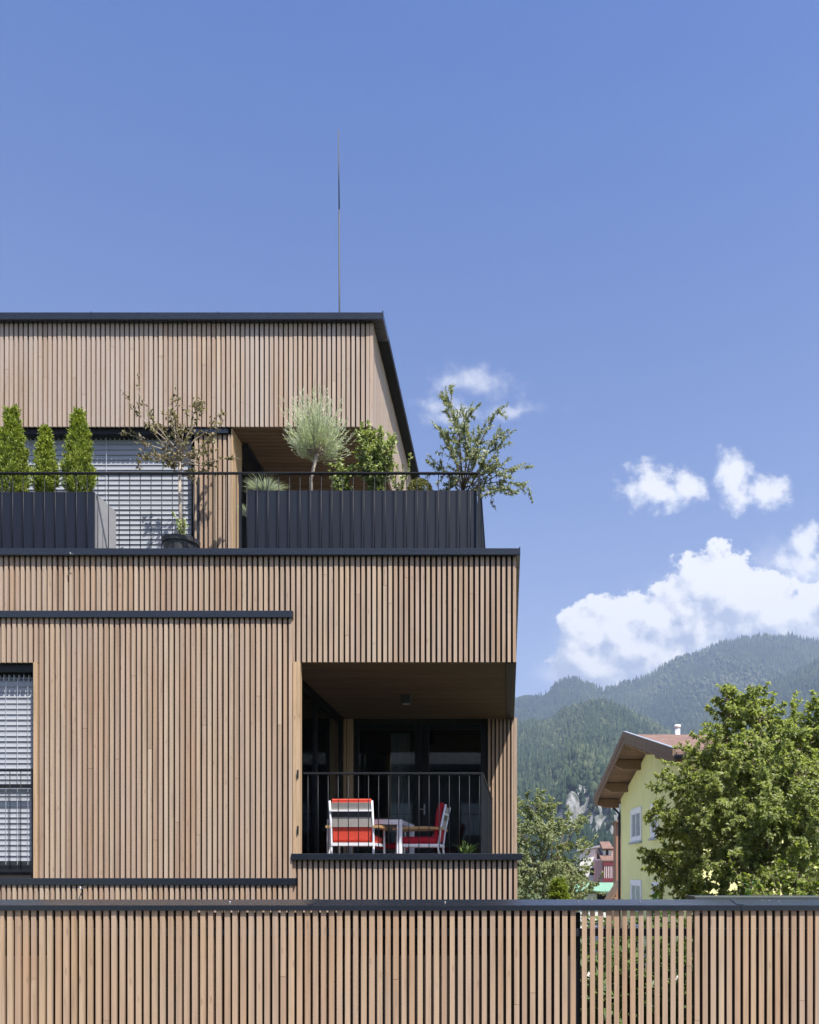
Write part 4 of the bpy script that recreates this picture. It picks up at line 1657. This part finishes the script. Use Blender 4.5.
for (ua, ub, va, vb) in ((631.5, 642, 808, 842), (651.5, 659, 803, 838), (631.5, 642, 880, 925), (653, 660, 882, 925)):
    A = wall_point(ua, (va + vb) / 2)
    B = wall_point(ub, (va + vb) / 2)
    C_ = wall_point((ua + ub) / 2, va)
    E_ = wall_point((ua + ub) / 2, vb)
    sa, sb = (A - PA).dot(hd_), (B - PA).dot(hd_)
    z0, z1 = E_.z, C_.z

    def WP(s, z, o):
        p = PA + hd_ * s + inn * (OV - o)
        return Vector((p.x, p.y, z))

    def wbox(mb, s0, s1, za, zb_, o0, o1):
        mb.prism([WP(s0, za, o0), WP(s1, za, o0), WP(s1, zb_, o0), WP(s0, zb_, o0)], nrm * (o1 - o0))
    t_ = .15
    f = MB()
    wbox(f, sa, sa + t_, z0, z1, .002, .045)
    wbox(f, sb - t_, sb, z0, z1, .002, .045)
    wbox(f, sa + t_, sb - t_, z1 - t_, z1, .002, .045)
    wbox(f, sa + t_, sb - t_, z0, z0 + t_, .002, .045)
    wd_ = f.build('window', M['house_trim'], hs)
    f = MB()
    i0, i1 = sa + t_, sb - t_
    wbox(f, i0, i0 + .06, z0 + t_, z1 - t_, .002, .028)
    wbox(f, i1 - .06, i1, z0 + t_, z1 - t_, .002, .028)
    wbox(f, (i0 + i1) / 2 - .04, (i0 + i1) / 2 + .04, z0 + t_, z1 - t_, .002, .03)
    wbox(f, i0 + .06, i1 - .06, z1 - t_ - .06, z1 - t_, .002, .026)
    wbox(f, i0 + .06, i1 - .06, z0 + t_, z0 + t_ + .06, .002, .026)
    f.build('frame', M['house_trim'], wd_)
    f = MB()
    wbox(f, i0 + .06, i1 - .06, z0 + t_ + .06, z1 - t_ - .06, .001, .012)
    f.build('pane', plain('house_pane', (.36, .38, .42), .08, 0, .2, 3), wd_)
    f = MB()
    wbox(f, sa - .05, sb + .05, z0 - .06, z0 - .001, .002, .11)
    f.build('sill', M['lead'], wd_)
dp = MB()
e0 = G3(-half + EV - .02, .3, OV - .06)
g0 = G3(-half - .05, .12, OV - .3)
dp.tube([g0, Vector((e0.x, e0.y, g0.z - .5)), Vector((e0.x, e0.y, 0))], .05, 8)
dp.build('downpipe', M['metal'], hs, True)
gt = MB()
q0 = G3(-half - .05, .08, -.02)
q1 = G3(-half - .05, .08, LEN)
gt.tube([q0, q1], .065, 8)
gt.build('gutter', M['metal'], hs, True)
gt = MB()
q0 = G3(half + .05, .08, -.02)
q1 = G3(half + .05, .08, LEN)
gt.tube([q0, q1], .065, 8)
gt.build('gutter', M['metal'], hs, True)
YCH = D0 + 0.4
ch = MB()
cx = wx(677.5, YCH)
ch.tube([(cx, YCH, PA.z - .4), (cx, YCH, wz(728, YCH))], .085, 12)
ch.tube([(cx, YCH, wz(728, YCH)), (cx, YCH, wz(725, YCH))], .11, 12)
ch.build('chimney', M['house_trim'], hs, True)

# ------------------------------------------------------------------ village behind
Yv = 92.0
wh = thing('village_house', 'white rendered house with a sloping white gable far beyond the trees', 'house', (wx(592, Yv), Yv, 0))
b = MB()
x0, x1 = wx(580, Yv), wx(604, Yv)
b.prism([(x0, Yv, 0), (x1, Yv, 0), (x1, Yv, wz(846, Yv)), (x0, Yv, wz(851, Yv))], (0, 9, 0))
b.build('wall', M['white_wall'], wh)
b = MB()
b.prism([(x0 - .4, Yv - .5, wz(851.5, Yv)), (x1 + .1, Yv - .5, wz(845.5, Yv)), (x1 + .1, Yv - .5, wz(844.2, Yv)), (x0 - .4, Yv - .5, wz(850, Yv))], (0, 10, 0))
b.build('roof', M['lead'], wh)
for (ua, ub, va, vb) in ((597, 603, 853, 859), (590, 594, 868, 875), (597, 601, 869, 880)):
    b = MB()
    b.bbox(wx(ua, Yv), wx(ub, Yv), Yv - .06, Yv - .005, wz(vb, Yv), wz(va, Yv), .02)
    b.build('window', M['frame'], wh)
b = MB()
b.bbox(wx(596, Yv), wx(604, Yv), Yv - .7, Yv - .07, wz(853, Yv), wz(851.8, Yv), .02)
b.build('awning', M['metal'], wh)

Yp = 84.0
pk = thing('village_house', 'pink house with dark red balcony and pale bars far beyond the trees', 'house', (wx(611, Yp), Yp, 0))
b = MB()
b.box(wx(602, Yp), wx(640, Yp), Yp, Yp + 8, 0, wz(860, Yp))
b.build('wall', M['pink_wall'], pk)
b = MB()
b.prism([(wx(600, Yp), Yp - 1.3, wz(861.5, Yp)), (wx(600, Yp), Yp - 1.3, wz(860, Yp)), (wx(600, Yp), Yp + 4, wz(846, Yp)), (wx(600, Yp), Yp + 4, wz(848, Yp))], (wx(642, Yp) - wx(600, Yp), 0, 0))
b.build('roof', M['tiles'], pk)
b = MB()
b.box(wx(603, Yp), wx(613.5, Yp), Yp - 1.2, Yp - .02, wz(860, Yp) - .18, wz(860, Yp))
b.bbox(wx(602, Yp), wx(613, Yp), Yp - 1.25, Yp - 1.15, wz(882, Yp), wz(878, Yp), .01)
b.bbox(wx(602, Yp), wx(613, Yp), Yp - 1.25, Yp - 1.15, wz(866, Yp), wz(862, Yp), .01)
b.box(wx(602, Yp), wx(613, Yp), Yp - 1.14, Yp - .9, wz(881, Yp), wz(863, Yp))
bal = b.build('balcony', M['balcony_red'], pk)
b = MB()
for i in range(6):
    u = 603.0 + i * 1.75
    b.box(wx(u, Yp), wx(u + .75, Yp), Yp - 1.22, Yp - 1.16, wz(878, Yp), wz(866, Yp))
b.build('bars', M['pale_bars'], bal)
b = MB()
b.box(wx(613, Yp), wx(614, Yp), Yp - .06, Yp - .01, 0, wz(862, Yp))
b.build('corner_trim', M['house_trim'], pk)
b = MB()
b.box(wx(604, Yp), wx(612.5, Yp), Yp + .6, Yp + 3.8, wz(858, Yp), wz(848, Yp))
b.build('dormer', M['white_wall'], pk)
b = MB()
b.box(wx(606.5, Yp), wx(609, Yp), Yp + .55, Yp + .595, wz(856, Yp), wz(850, Yp))
b.build('window', M['frame'], pk)
b = MB()
b.prism([(wx(602.5, Yp), Yp + .1, wz(848.5, Yp)), (wx(614, Yp), Yp + .1, wz(848.5, Yp)), (wx(613, Yp), Yp + 3, wz(840.5, Yp)), (wx(603, Yp), Yp + 3, wz(840.5, Yp))], (0, .6, -.2))
b.build('dormer_roof', M['tiles'], pk)

Ym = 44.0
mk = thing('low_shed', 'low pale shed with mint green sheet roof behind the fence', 'shed', (wx(600, Ym), Ym, 0))
b = MB()
b.box(wx(578, Ym), wx(640, Ym), Ym, Ym + 3, 0, wz(891, Ym))
b.build('wall', M['white_wall'], mk)
b = MB()
b.prism([(wx(574, Ym), Ym - .5, wz(892, Ym)), (wx(574, Ym), Ym - .5, wz(890.6, Ym)), (wx(574, Ym), Ym + 2.0, wz(882.5, Ym + 2)), (wx(574, Ym), Ym + 2.0, wz(884.5, Ym + 2))], (wx(645, Ym) - wx(574, Ym), 0, 0))
b.build('roof', M['mint'], mk)
b = MB()
b.bbox(wx(597, Ym), wx(606, Ym), Ym - .05, Ym - .004, wz(905, Ym), wz(894, Ym), .01)
b.build('window', M['frame'], mk)

Yn = 39.0
bn = thing('timber_barn', 'reddish brown boarded barn half hidden behind the yellow house', 'barn', (wx(620, Yn), Yn, 0))
b = MB()
for i in range(14):
    xa = wx(616, Yn) + i * .16
    b.box(xa, xa + .15, Yn, Yn + .03, 0, wz(822, Yn), random.random())
b.box(wx(616, Yn) + .002, wx(616, Yn) + 2.2, Yn + .031, Yn + 1.0, 0, wz(822, Yn) - .01, .5)
b.build('wall', M['barn'], bn)
b = MB()
b.prism([(wx(615.2, Yn), Yn - .3, wz(822.5, Yn)), (wx(615.2, Yn) + 2.5, Yn - .3, wz(822.5, Yn)), (wx(615.2, Yn) + 2.5, Yn - .3, wz(820.5, Yn)), (wx(615.2, Yn), Yn - .3, wz(820.5, Yn))], (0, 1.5, 0))
b.build('roof', M['brown_weathered'], bn)
b = MB()
ln_ = [(wx(608, Yn - 2), Yn - 2, wz(903, Yn - 2)), (wx(608.8, Yn - 2), Yn - 2, wz(905, Yn - 2)), (wx(622, Yn - 2), Yn - 2, wz(884.5, Yn - 2)), (wx(622, Yn - 2), Yn - 2, wz(881, Yn - 2))]
b.prism(ln_, (0, 1.95, 0))
b.box(wx(613, Yn - 2), wx(622, Yn - 2), Yn - 1.9, Yn - .04, 0, wz(899, Yn - 2))
b.build('lean_to', M['brown_timber'], bn)

# ------------------------------------------------------------------ ground, road, mountains
gm = MB()
gm.raw([(-5000, -900, 0), (5000, -900, 0), (5000, 5000, 0), (-5000, 5000, 0)], [(0, 1, 2, 3)])
structure(gm.build('ground', M['lawn'], None))
rd = MB()
rd.raw([(-60, -5.5, .004), (60, -5.5, .004), (60, 3.4, .004), (-60, 3.4, .004)], [(0, 1, 2, 3)])
structure(rd.build('road', M['asphalt'], None))
kb = MB()
kb.bbox(-60, 60, 3.4, 3.55, 0, .13, .015)
kb.box(-60, 60, 3.551, YN - .021, 0, .12)
structure(kb.build('pavement', M['kerb'], None))

st = thing('street_house', 'grey brown house across the street, reflected in the balcony glazing', 'house', (-4, -20, 0))
b = MB()
b.box(-16, 9, -28, -19, 0, 8.5)
b.build('wall', plain('grey_render', (.16, .15, .14), .9), st)
b = MB()
b.prism([(-17, -18.2, 8.3), (-17, -23.5, 12.5), (-17, -28.8, 8.3), (-17, -28.8, 8.0), (-17, -18.2, 8.0)], (27, 0, 0))
b.build('roof', plain('dark_slate', (.07, .07, .075), .7), st)
for i in range(6):
    for z_ in (1.0, 4.6):
        b = MB()
        b.bbox(-14.5 + i * 4, -13.1 + i * 4, -18.99, -18.93, z_, z_ + 1.7, .02)
        b.build('window', M['house_trim'], st)

yd = MB()
yd.raw([(1.8, 15.2, .004), (30, 15.2, .004), (30, 41, .004), (-8, 41, .004), (-8, 20.5, .004), (1.8, 20.5, .004)], [(0, 1, 2, 3, 4, 5)])
structure(yd.build('bounce_yard', M['bounce_ground'], None))  # unseen pale sheet, added to bounce sunlight onto the yellow house

TR_P, TR_H, TR_W, TR_K, TR_T = [], [], [], [], []


def mountain(sky, Yfoot, Ycrest, seed, ntree, urange, cliff=False, treeh=20, ymin=None):
    us = np.arange(60, 1560, 4.0)
    nr = 130
    tt = np.linspace(0, 1.35, nr)
    sx = np.array([p[0] for p in sky], float)
    sv = np.array([p[1] for p in sky], float)

    def height(u, t):
        Y = Yfoot + (Ycrest - Yfoot) * t
        v = np.interp(u, sx, sv)
        v = v + fbm(u / 42.0, u * 0 + seed, seed + 40, 4) * 7
        H = (V0 - v) / F * Ycrest + CZ - treeh * .62
        up = np.clip(t, 0, 1)
        base = H * (up ** 1.12) * (1 - .75 * np.clip((t - 1) / .35, 0, 1) ** 1.3)
        X = (u - U0) / F * Y
        sc = Ycrest / 2600.0
        rel = fbm(X / (230 * sc) + seed * 7, Y / (420 * sc), seed, 5, .55)
        rel2 = np.abs(fbm(X / (120 * sc) + seed * 3, Y / (300 * sc) + X / (800 * sc), seed + 9, 4, .5))
        z = base + (rel * .20 - rel2 * .22) * H * np.clip(up * 1.5, 0, 1) * np.clip(1.04 - up, 0, 1)
        rock = np.zeros_like(z)
        if cliff:
            win = smoothstep(548, 576, u) * (1 - smoothstep(612, 640, u))
            edge = 610 + 55 * fbm(u / 14.0, u * 0 + 3, 77, 4) + 8
            st = smoothstep(0, 42, Y - edge)
            z = z + 30 * st * (1 - .95 * smoothstep(60, 420, Y - edge)) * win * (1 + .25 * fbm(u / 9.0, Y / 40, 31, 3))
            rock = win * smoothstep(-30, 2, Y - edge) * (1 - smoothstep(38, 75, Y - edge))
            rock = np.clip(rock * 1.6 + fbm(u / 6.0, Y / 20, 33, 4) * 1.3 * (rock > .02), 0, 1)
        return X, Y, z, rock

    U, T = np.meshgrid(us, tt)
    X, Y, Z, R = height(U, T)
    nV = np.stack([X, Y, np.maximum(Z, -.5)], -1).reshape(-1, 3)
    cols = len(us)
    ii = np.arange((nr - 1) * (cols - 1))
    a = (ii // (cols - 1)) * cols + ii % (cols - 1)
    faces = np.stack([a, a + 1, a + cols + 1, a + cols], 1)
    structure(np_object('mountain', nV, faces, M['mountain'], None, {'rock': R.ravel()}, True))
    rng = np.random.default_rng(seed)
    u = rng.uniform(*urange, ntree)
    t = rng.uniform(.0 if ymin is None else ymin, 1.02, ntree)
    X, Y, Z, R = height(u, t)
    dens = fbm(X / 130 + 5, Y / 220, seed + 20, 4)
    keep = (R < .2 + rng.random(ntree) * .3 + (rng.random(ntree) < .18) * .9) & (Z > 1) & (dens > -.46 + rng.random(ntree) * .22)
    X, Y, Z, dens = X[keep], Y[keep], Z[keep], dens[keep]
    n = len(X)
    dec = vnoise(X / 90, Y / 160, seed + 60) + rng.normal(size=n) * .22
    kind = (dec > .34).astype(int)
    TR_P.append(np.stack([X, Y, Z - 1.0], 1))
    hh = treeh * rng.uniform(.62, 1.25, n)
    TR_H.append(np.where(kind == 1, hh * .72, hh))
    TR_W.append(hh * np.where(kind == 1, .25, rng.uniform(.15, .22, n)))
    TR_K.append(kind)
    TR_T.append(np.clip(np.where(kind == 1, rng.uniform(.5, 1.0, n), rng.uniform(0, .62, n) + (rng.random(n) < .06) * .3) + dens * .55 + fbm(X / 420, Y / 600, seed + 80, 3) * .35, 0, 1))


mountain([(0, 705), (300, 700), (516, 693), (545, 690), (556, 681), (572, 675), (590, 683), (602, 685), (625, 676), (650, 669), (690, 651), (720, 641), (745, 637), (760, 633), (775, 634), (790, 632), (819, 640), (900, 655), (1100, 640), (1560, 690)], 1150, 2600, 2, 22000, (470, 960), treeh=17, ymin=.35)
mountain([(0, 900), (600, 800), (640, 760), (680, 730), (700, 715), (740, 697), (774, 681), (819, 657), (900, 628), (1000, 615), (1200, 650), (1560, 680)], 900, 1950, 3, 14000, (600, 960), treeh=16, ymin=.3)
mountain([(0, 760), (300, 745), (440, 728), (516, 722), (545, 717), (560, 711), (585, 705), (604, 702), (622, 706), (646, 719), (665, 730), (690, 745), (720, 762), (760, 790), (819, 825), (900, 850), (1560, 868)], 500, 1400, 4, 24000, (470, 900), cliff=True, treeh=14, ymin=.0)

# the forest: one mass of far conifers and broadleaved crowns
TP, TH, TW_, TK, TT = map(np.concatenate, (TR_P, TR_H, TR_W, TR_K, TR_T))
rng = np.random.default_rng(99)
V_, F_, A_ = [], [], []
off = 0
con = np.where(TK == 0)[0]
S_ = 6
ang = np.arange(S_) / S_ * 2 * math.pi
for tier, (z0, z1, rr) in enumerate(((.06, .52, 1.0), (.34, .78, .74), (.6, 1.0, .46))):
    n = len(con)
    a = ang[None, :] + rng.uniform(0, 6.3, (n, 1))
    rad = TW_[con][:, None] * rr * rng.uniform(.6, 1.25, (n, S_))
    v = np.empty((n, S_ + 1, 3))
    v[:, :S_, 0] = TP[con][:, 0:1] + rad * np.cos(a)
    v[:, :S_, 1] = TP[con][:, 1:2] + rad * np.sin(a)
    v[:, :S_, 2] = TP[con][:, 2:3] + TH[con][:, None] * (z0 + rng.uniform(-.05, .05, (n, S_)))
    v[:, S_, 0] = TP[con][:, 0] + rng.normal(size=n) * .25
    v[:, S_, 1] = TP[con][:, 1]
    v[:, S_, 2] = TP[con][:, 2] + TH[con] * z1
    base = off + np.arange(n)[:, None, None] * (S_ + 1)
    f = np.stack([np.arange(S_), (np.arange(S_) + 1) % S_, np.full(S_, S_)], 1)[None]
    V_.append(v.reshape(-1, 3))
    F_.append((base + f).reshape(-1, 3))
    A_.append(np.repeat(TT[con], S_ + 1))
    off += n * (S_ + 1)
import bmesh
bm = bmesh.new()
bmesh.ops.create_icosphere(bm, subdivisions=2, radius=1)
iv = np.array([v.co[:] for v in bm.verts])
ifc = np.array([[v.index for v in f.verts] for f in bm.faces])
bm.free()
dec = np.where(TK == 1)[0]
n = len(dec)
k = len(iv)
v = iv[None] * (1 + rng.normal(size=(n, k, 1)) * .17)
v = v * np.stack([TW_[dec], TW_[dec], TH[dec] * .48], 1)[:, None, :]
v = v + TP[dec][:, None, :] + np.stack([np.zeros(n), np.zeros(n), TH[dec] * .52], 1)[:, None, :]
V_.append(v.reshape(-1, 3))
F_.append((off + np.arange(n)[:, None, None] * k + ifc[None]).reshape(-1, 3))
A_.append(np.repeat(TT[dec], k))
fo = np_object('forest', np.concatenate(V_), np.concatenate(F_), M['forest'], None, {'tint': np.concatenate(A_)})
fo['kind'] = 'stuff'

# ------------------------------------------------------------------ air
hz = MB()
hz.box(-4990, 4990, -890, 4900, -1, 800)
hzo = hz.build('haze', M['lawn'], None)
m, nt, out = new_mat('haze_air')
pv = N(nt, 'ShaderNodeVolumePrincipled')
pv.inputs['Color'].default_value = (.60, .74, 1.0, 1)
pv.inputs['Density'].default_value = 2.3e-4
pv.inputs['Anisotropy'].default_value = .2
nt.links.new(pv.outputs[0], out.inputs['Volume'])
hzo.data.materials.clear()
hzo.data.materials.append(m)
hzo['kind'] = 'stuff'

# ------------------------------------------------------------------ sky, clouds, sun
SUN_D = Vector((-.357, .465, -1)).normalized()          # direction the light travels
to_sun = -SUN_D
wd = bpy.data.worlds.new('World')
scene.world = wd
wd.use_nodes = True
nt = wd.node_tree
for n_ in list(nt.nodes):
    nt.nodes.remove(n_)
out = nt.nodes.new('ShaderNodeOutputWorld')
bg = nt.nodes.new('ShaderNodeBackground')
SKY = .10
bg.inputs[1].default_value = SKY
sky = nt.nodes.new('ShaderNodeTexSky')
sky.sky_type = 'NISHITA'
sky.sun_disc = False
sky.sun_elevation = math.asin(to_sun.z)
sky.sun_rotation = math.atan2(to_sun.x, to_sun.y)
sky.altitude = 500
sky.air_density = 1.0
sky.dust_density = 2.2
sky.ozone_density = 4.0
tc = nt.nodes.new('ShaderNodeTexCoord')
sp = nt.nodes.new('ShaderNodeSeparateXYZ')
nt.links.new(tc.outputs['Generated'], sp.inputs[0])
ymax = math_node(nt, 'MAXIMUM', sp.outputs[1], .05)
mr = nt.nodes.new('ShaderNodeMapRange')          # drier, bluer air overhead; whiter towards the horizon
mr.inputs['From Min'].default_value = .15
mr.inputs['From Max'].default_value = .75
mr.inputs['To Min'].default_value = .80
mr.inputs['To Max'].default_value = 1.36
nt.links.new(sp.outputs[2], mr.inputs['Value'])
CU = math_node(nt, 'DIVIDE', sp.outputs[0], ymax)
CV = math_node(nt, 'DIVIDE', sp.outputs[2], ymax)


def cloud_field(blobs, du, dv, nscale, namp, detail=10, rough=.64, warp=.012):
    """cloud density over the sky dome (tangent plane coordinates), shifted by (du, dv)"""
    u = math_node(nt, 'ADD', CU, du)
    v = math_node(nt, 'ADD', CV, dv)
    cb = nt.nodes.new('ShaderNodeCombineXYZ')
    nt.links.new(u, cb.inputs[0])
    nt.links.new(v, cb.inputs[1])
    wn = nt.nodes.new('ShaderNodeTexNoise')
    wn.inputs['Scale'].default_value = nscale * .6
    wn.inputs['Detail'].default_value = 4
    nt.links.new(cb.outputs[0], wn.inputs['Vector'])
    sub = nt.nodes.new('ShaderNodeVectorMath')
    sub.operation = 'MULTIPLY_ADD'
    sub.inputs[1].default_value = (warp * 2, warp * 2, 0)
    nt.links.new(wn.outputs['Color'], sub.inputs[0])
    nt.links.new(cb.outputs[0], sub.inputs[2])
    off = nt.nodes.new('ShaderNodeVectorMath')
    off.operation = 'ADD'
    off.inputs[1].default_value = (-warp, -warp, 0)
    nt.links.new(sub.outputs[0], off.inputs[0])
    sx = nt.nodes.new('ShaderNodeSeparateXYZ')
    nt.links.new(off.outputs[0], sx.inputs[0])
    acc = None
    for (cu, cv, ru, rv) in blobs:
        a = math_node(nt, 'MULTIPLY_ADD', sx.outputs[0], F / ru, -(cu - U0) / ru)
        b_ = math_node(nt, 'MULTIPLY_ADD', sx.outputs[1], F / rv, -(V0 - cv) / rv)
        a2 = math_node(nt, 'MULTIPLY', a, a)
        d2 = math_node(nt, 'MULTIPLY_ADD', b_, b_, a2)
        d = math_node(nt, 'SQRT', d2)
        f_ = math_node(nt, 'SUBTRACT', 1.0, d)
        acc = f_ if acc is None else math_node(nt, 'SMOOTH_MAX', acc, f_, .12)
    ns = nt.nodes.new('ShaderNodeTexNoise')
    ns.inputs['Scale'].default_value = nscale
    ns.inputs['Detail'].default_value = detail
    ns.inputs['Roughness'].default_value = rough
    nt.links.new(cb.outputs[0], ns.inputs['Vector'])
    return math_node(nt, 'MULTIPLY_ADD', ns.outputs['Fac'], namp, math_node(nt, 'ADD', acc, -namp * .5))


def sstep(x, a, b):
    n = nt.nodes.new('ShaderNodeMapRange')
    n.interpolation_type = 'SMOOTHSTEP'
    n.inputs['From Min'].default_value = a
    n.inputs['From Max'].default_value = b
    nt.links.new(x, n.inputs['Value'])
    return n.outputs[0]


CUM = [(714, 590, 50, 46), (690, 612, 48, 40), (745, 606, 66, 46), (780, 622, 60, 30), (800, 612, 45, 24), (660, 625, 50, 40), (620, 630, 50, 40), (592, 636, 36, 36), (580, 655, 34, 30),
       (640, 650, 60, 40), (600, 668, 50, 24), (830, 600, 40, 30), (850, 605, 50, 26), (900, 590, 70, 40)]
SOFT = [(720, 600, 90, 62), (640, 640, 90, 52), (590, 655, 60, 44), (800, 590, 70, 70), (560, 672, 40, 20)]
PUF = [(650, 484, 34, 32), (690, 487, 24, 20), (733, 482, 24, 38), (768, 492, 30, 20), (668, 495, 40, 20), (806, 543, 20, 28), (800, 566, 36, 20), (836, 560, 34, 30)]
WSP = [(472, 384, 62, 20), (520, 412, 50, 12), (432, 402, 40, 14), (450, 415, 50, 14)]
CW = 6.1
hsv = nt.nodes.new('ShaderNodeHueSaturation')
hsv.inputs['Hue'].default_value = .513
nt.links.new(sky.outputs[0], hsv.inputs['Color'])
nt.links.new(mr.outputs[0], hsv.inputs['Saturation'])
col = hsv.outputs[0]


def layer_cloud(col, blobs, nscale, namp, soft, op, shadecol, k, light=.0, warp=.012):
    d0 = cloud_field(blobs, 0, 0, nscale, namp, warp=warp)
    d1 = cloud_field(blobs, .011, .016, nscale, namp, warp=warp)
    al = math_node(nt, 'MULTIPLY', sstep(d0, 0.0, soft), op)
    front = sstep(sp.outputs[1], .05, .2)
    al = math_node(nt, 'MULTIPLY', al, front)
    df = math_node(nt, 'SUBTRACT', d0, d1)
    lit = math_node(nt, 'MULTIPLY_ADD', df, k, .62 + light, clamp=True)
    thick = sstep(d0, .0, .5)
    cc = mixcol(nt, lit, shadecol, (1.0, 1.0, 1.0))
    cc2 = nt.nodes.new('ShaderNodeVectorMath')
    cc2.operation = 'SCALE'
    cc2.inputs['Scale'].default_value = CW
    nt.links.new(cc, cc2.inputs[0])
    return mixcol(nt, al, col, cc2.outputs[0])


col = layer_cloud(col, WSP, 22, 3.2, 1.6, .68, (.80, .86, .96), .3, .3, .02)
col = layer_cloud(col, SOFT, 18, 2.0, 1.5, .55, (.80, .86, .97), .3, .25, .02)
col = layer_cloud(col, PUF, 34, 2.2, .75, .88, (.66, .73, .88), 1.0, .2)
col = layer_cloud(col, CUM, 28, 1.5, .15, .98, (.47, .54, .70), 2.1, .06)
nt.links.new(col, bg.inputs[0])
nt.links.new(bg.outputs[0], out.inputs[0])

sl = bpy.data.lights.new('sun', 'SUN')
sl.energy = 4.9
sl.angle = math.radians(.53)
sl.color = (1.0, .955, .89)
so = bpy.data.objects.new('sun', sl)
so.rotation_euler = SUN_D.to_track_quat('-Z', 'Y').to_euler()
so.location = (10, -10, 30)
COL.objects.link(so)

# ------------------------------------------------------------------ camera
cam = bpy.data.cameras.new('camera')
cam.sensor_width = 36
cam.lens = F * 36 / 1024
cam.shift_x = (409.5 - U0) / 1024
cam.shift_y = (V0 - 512) / 1024
cam.clip_start = .05
cam.clip_end = 20000
co = bpy.data.objects.new('camera', cam)
co.location = (0, 0, CZ)
co.rotation_euler = (math.radians(90), 0, 0)
COL.objects.link(co)
scene.camera = co

scene.render.engine = 'CYCLES'
scene.cycles.max_bounces = 6
scene.cycles.diffuse_bounces = 3
scene.cycles.transparent_max_bounces = 12
scene.cycles.use_denoising = True
scene.view_settings.view_transform = 'Standard'
scene.view_settings.look = 'None'
scene.view_settings.exposure = .95
scene.view_settings.gamma = 1
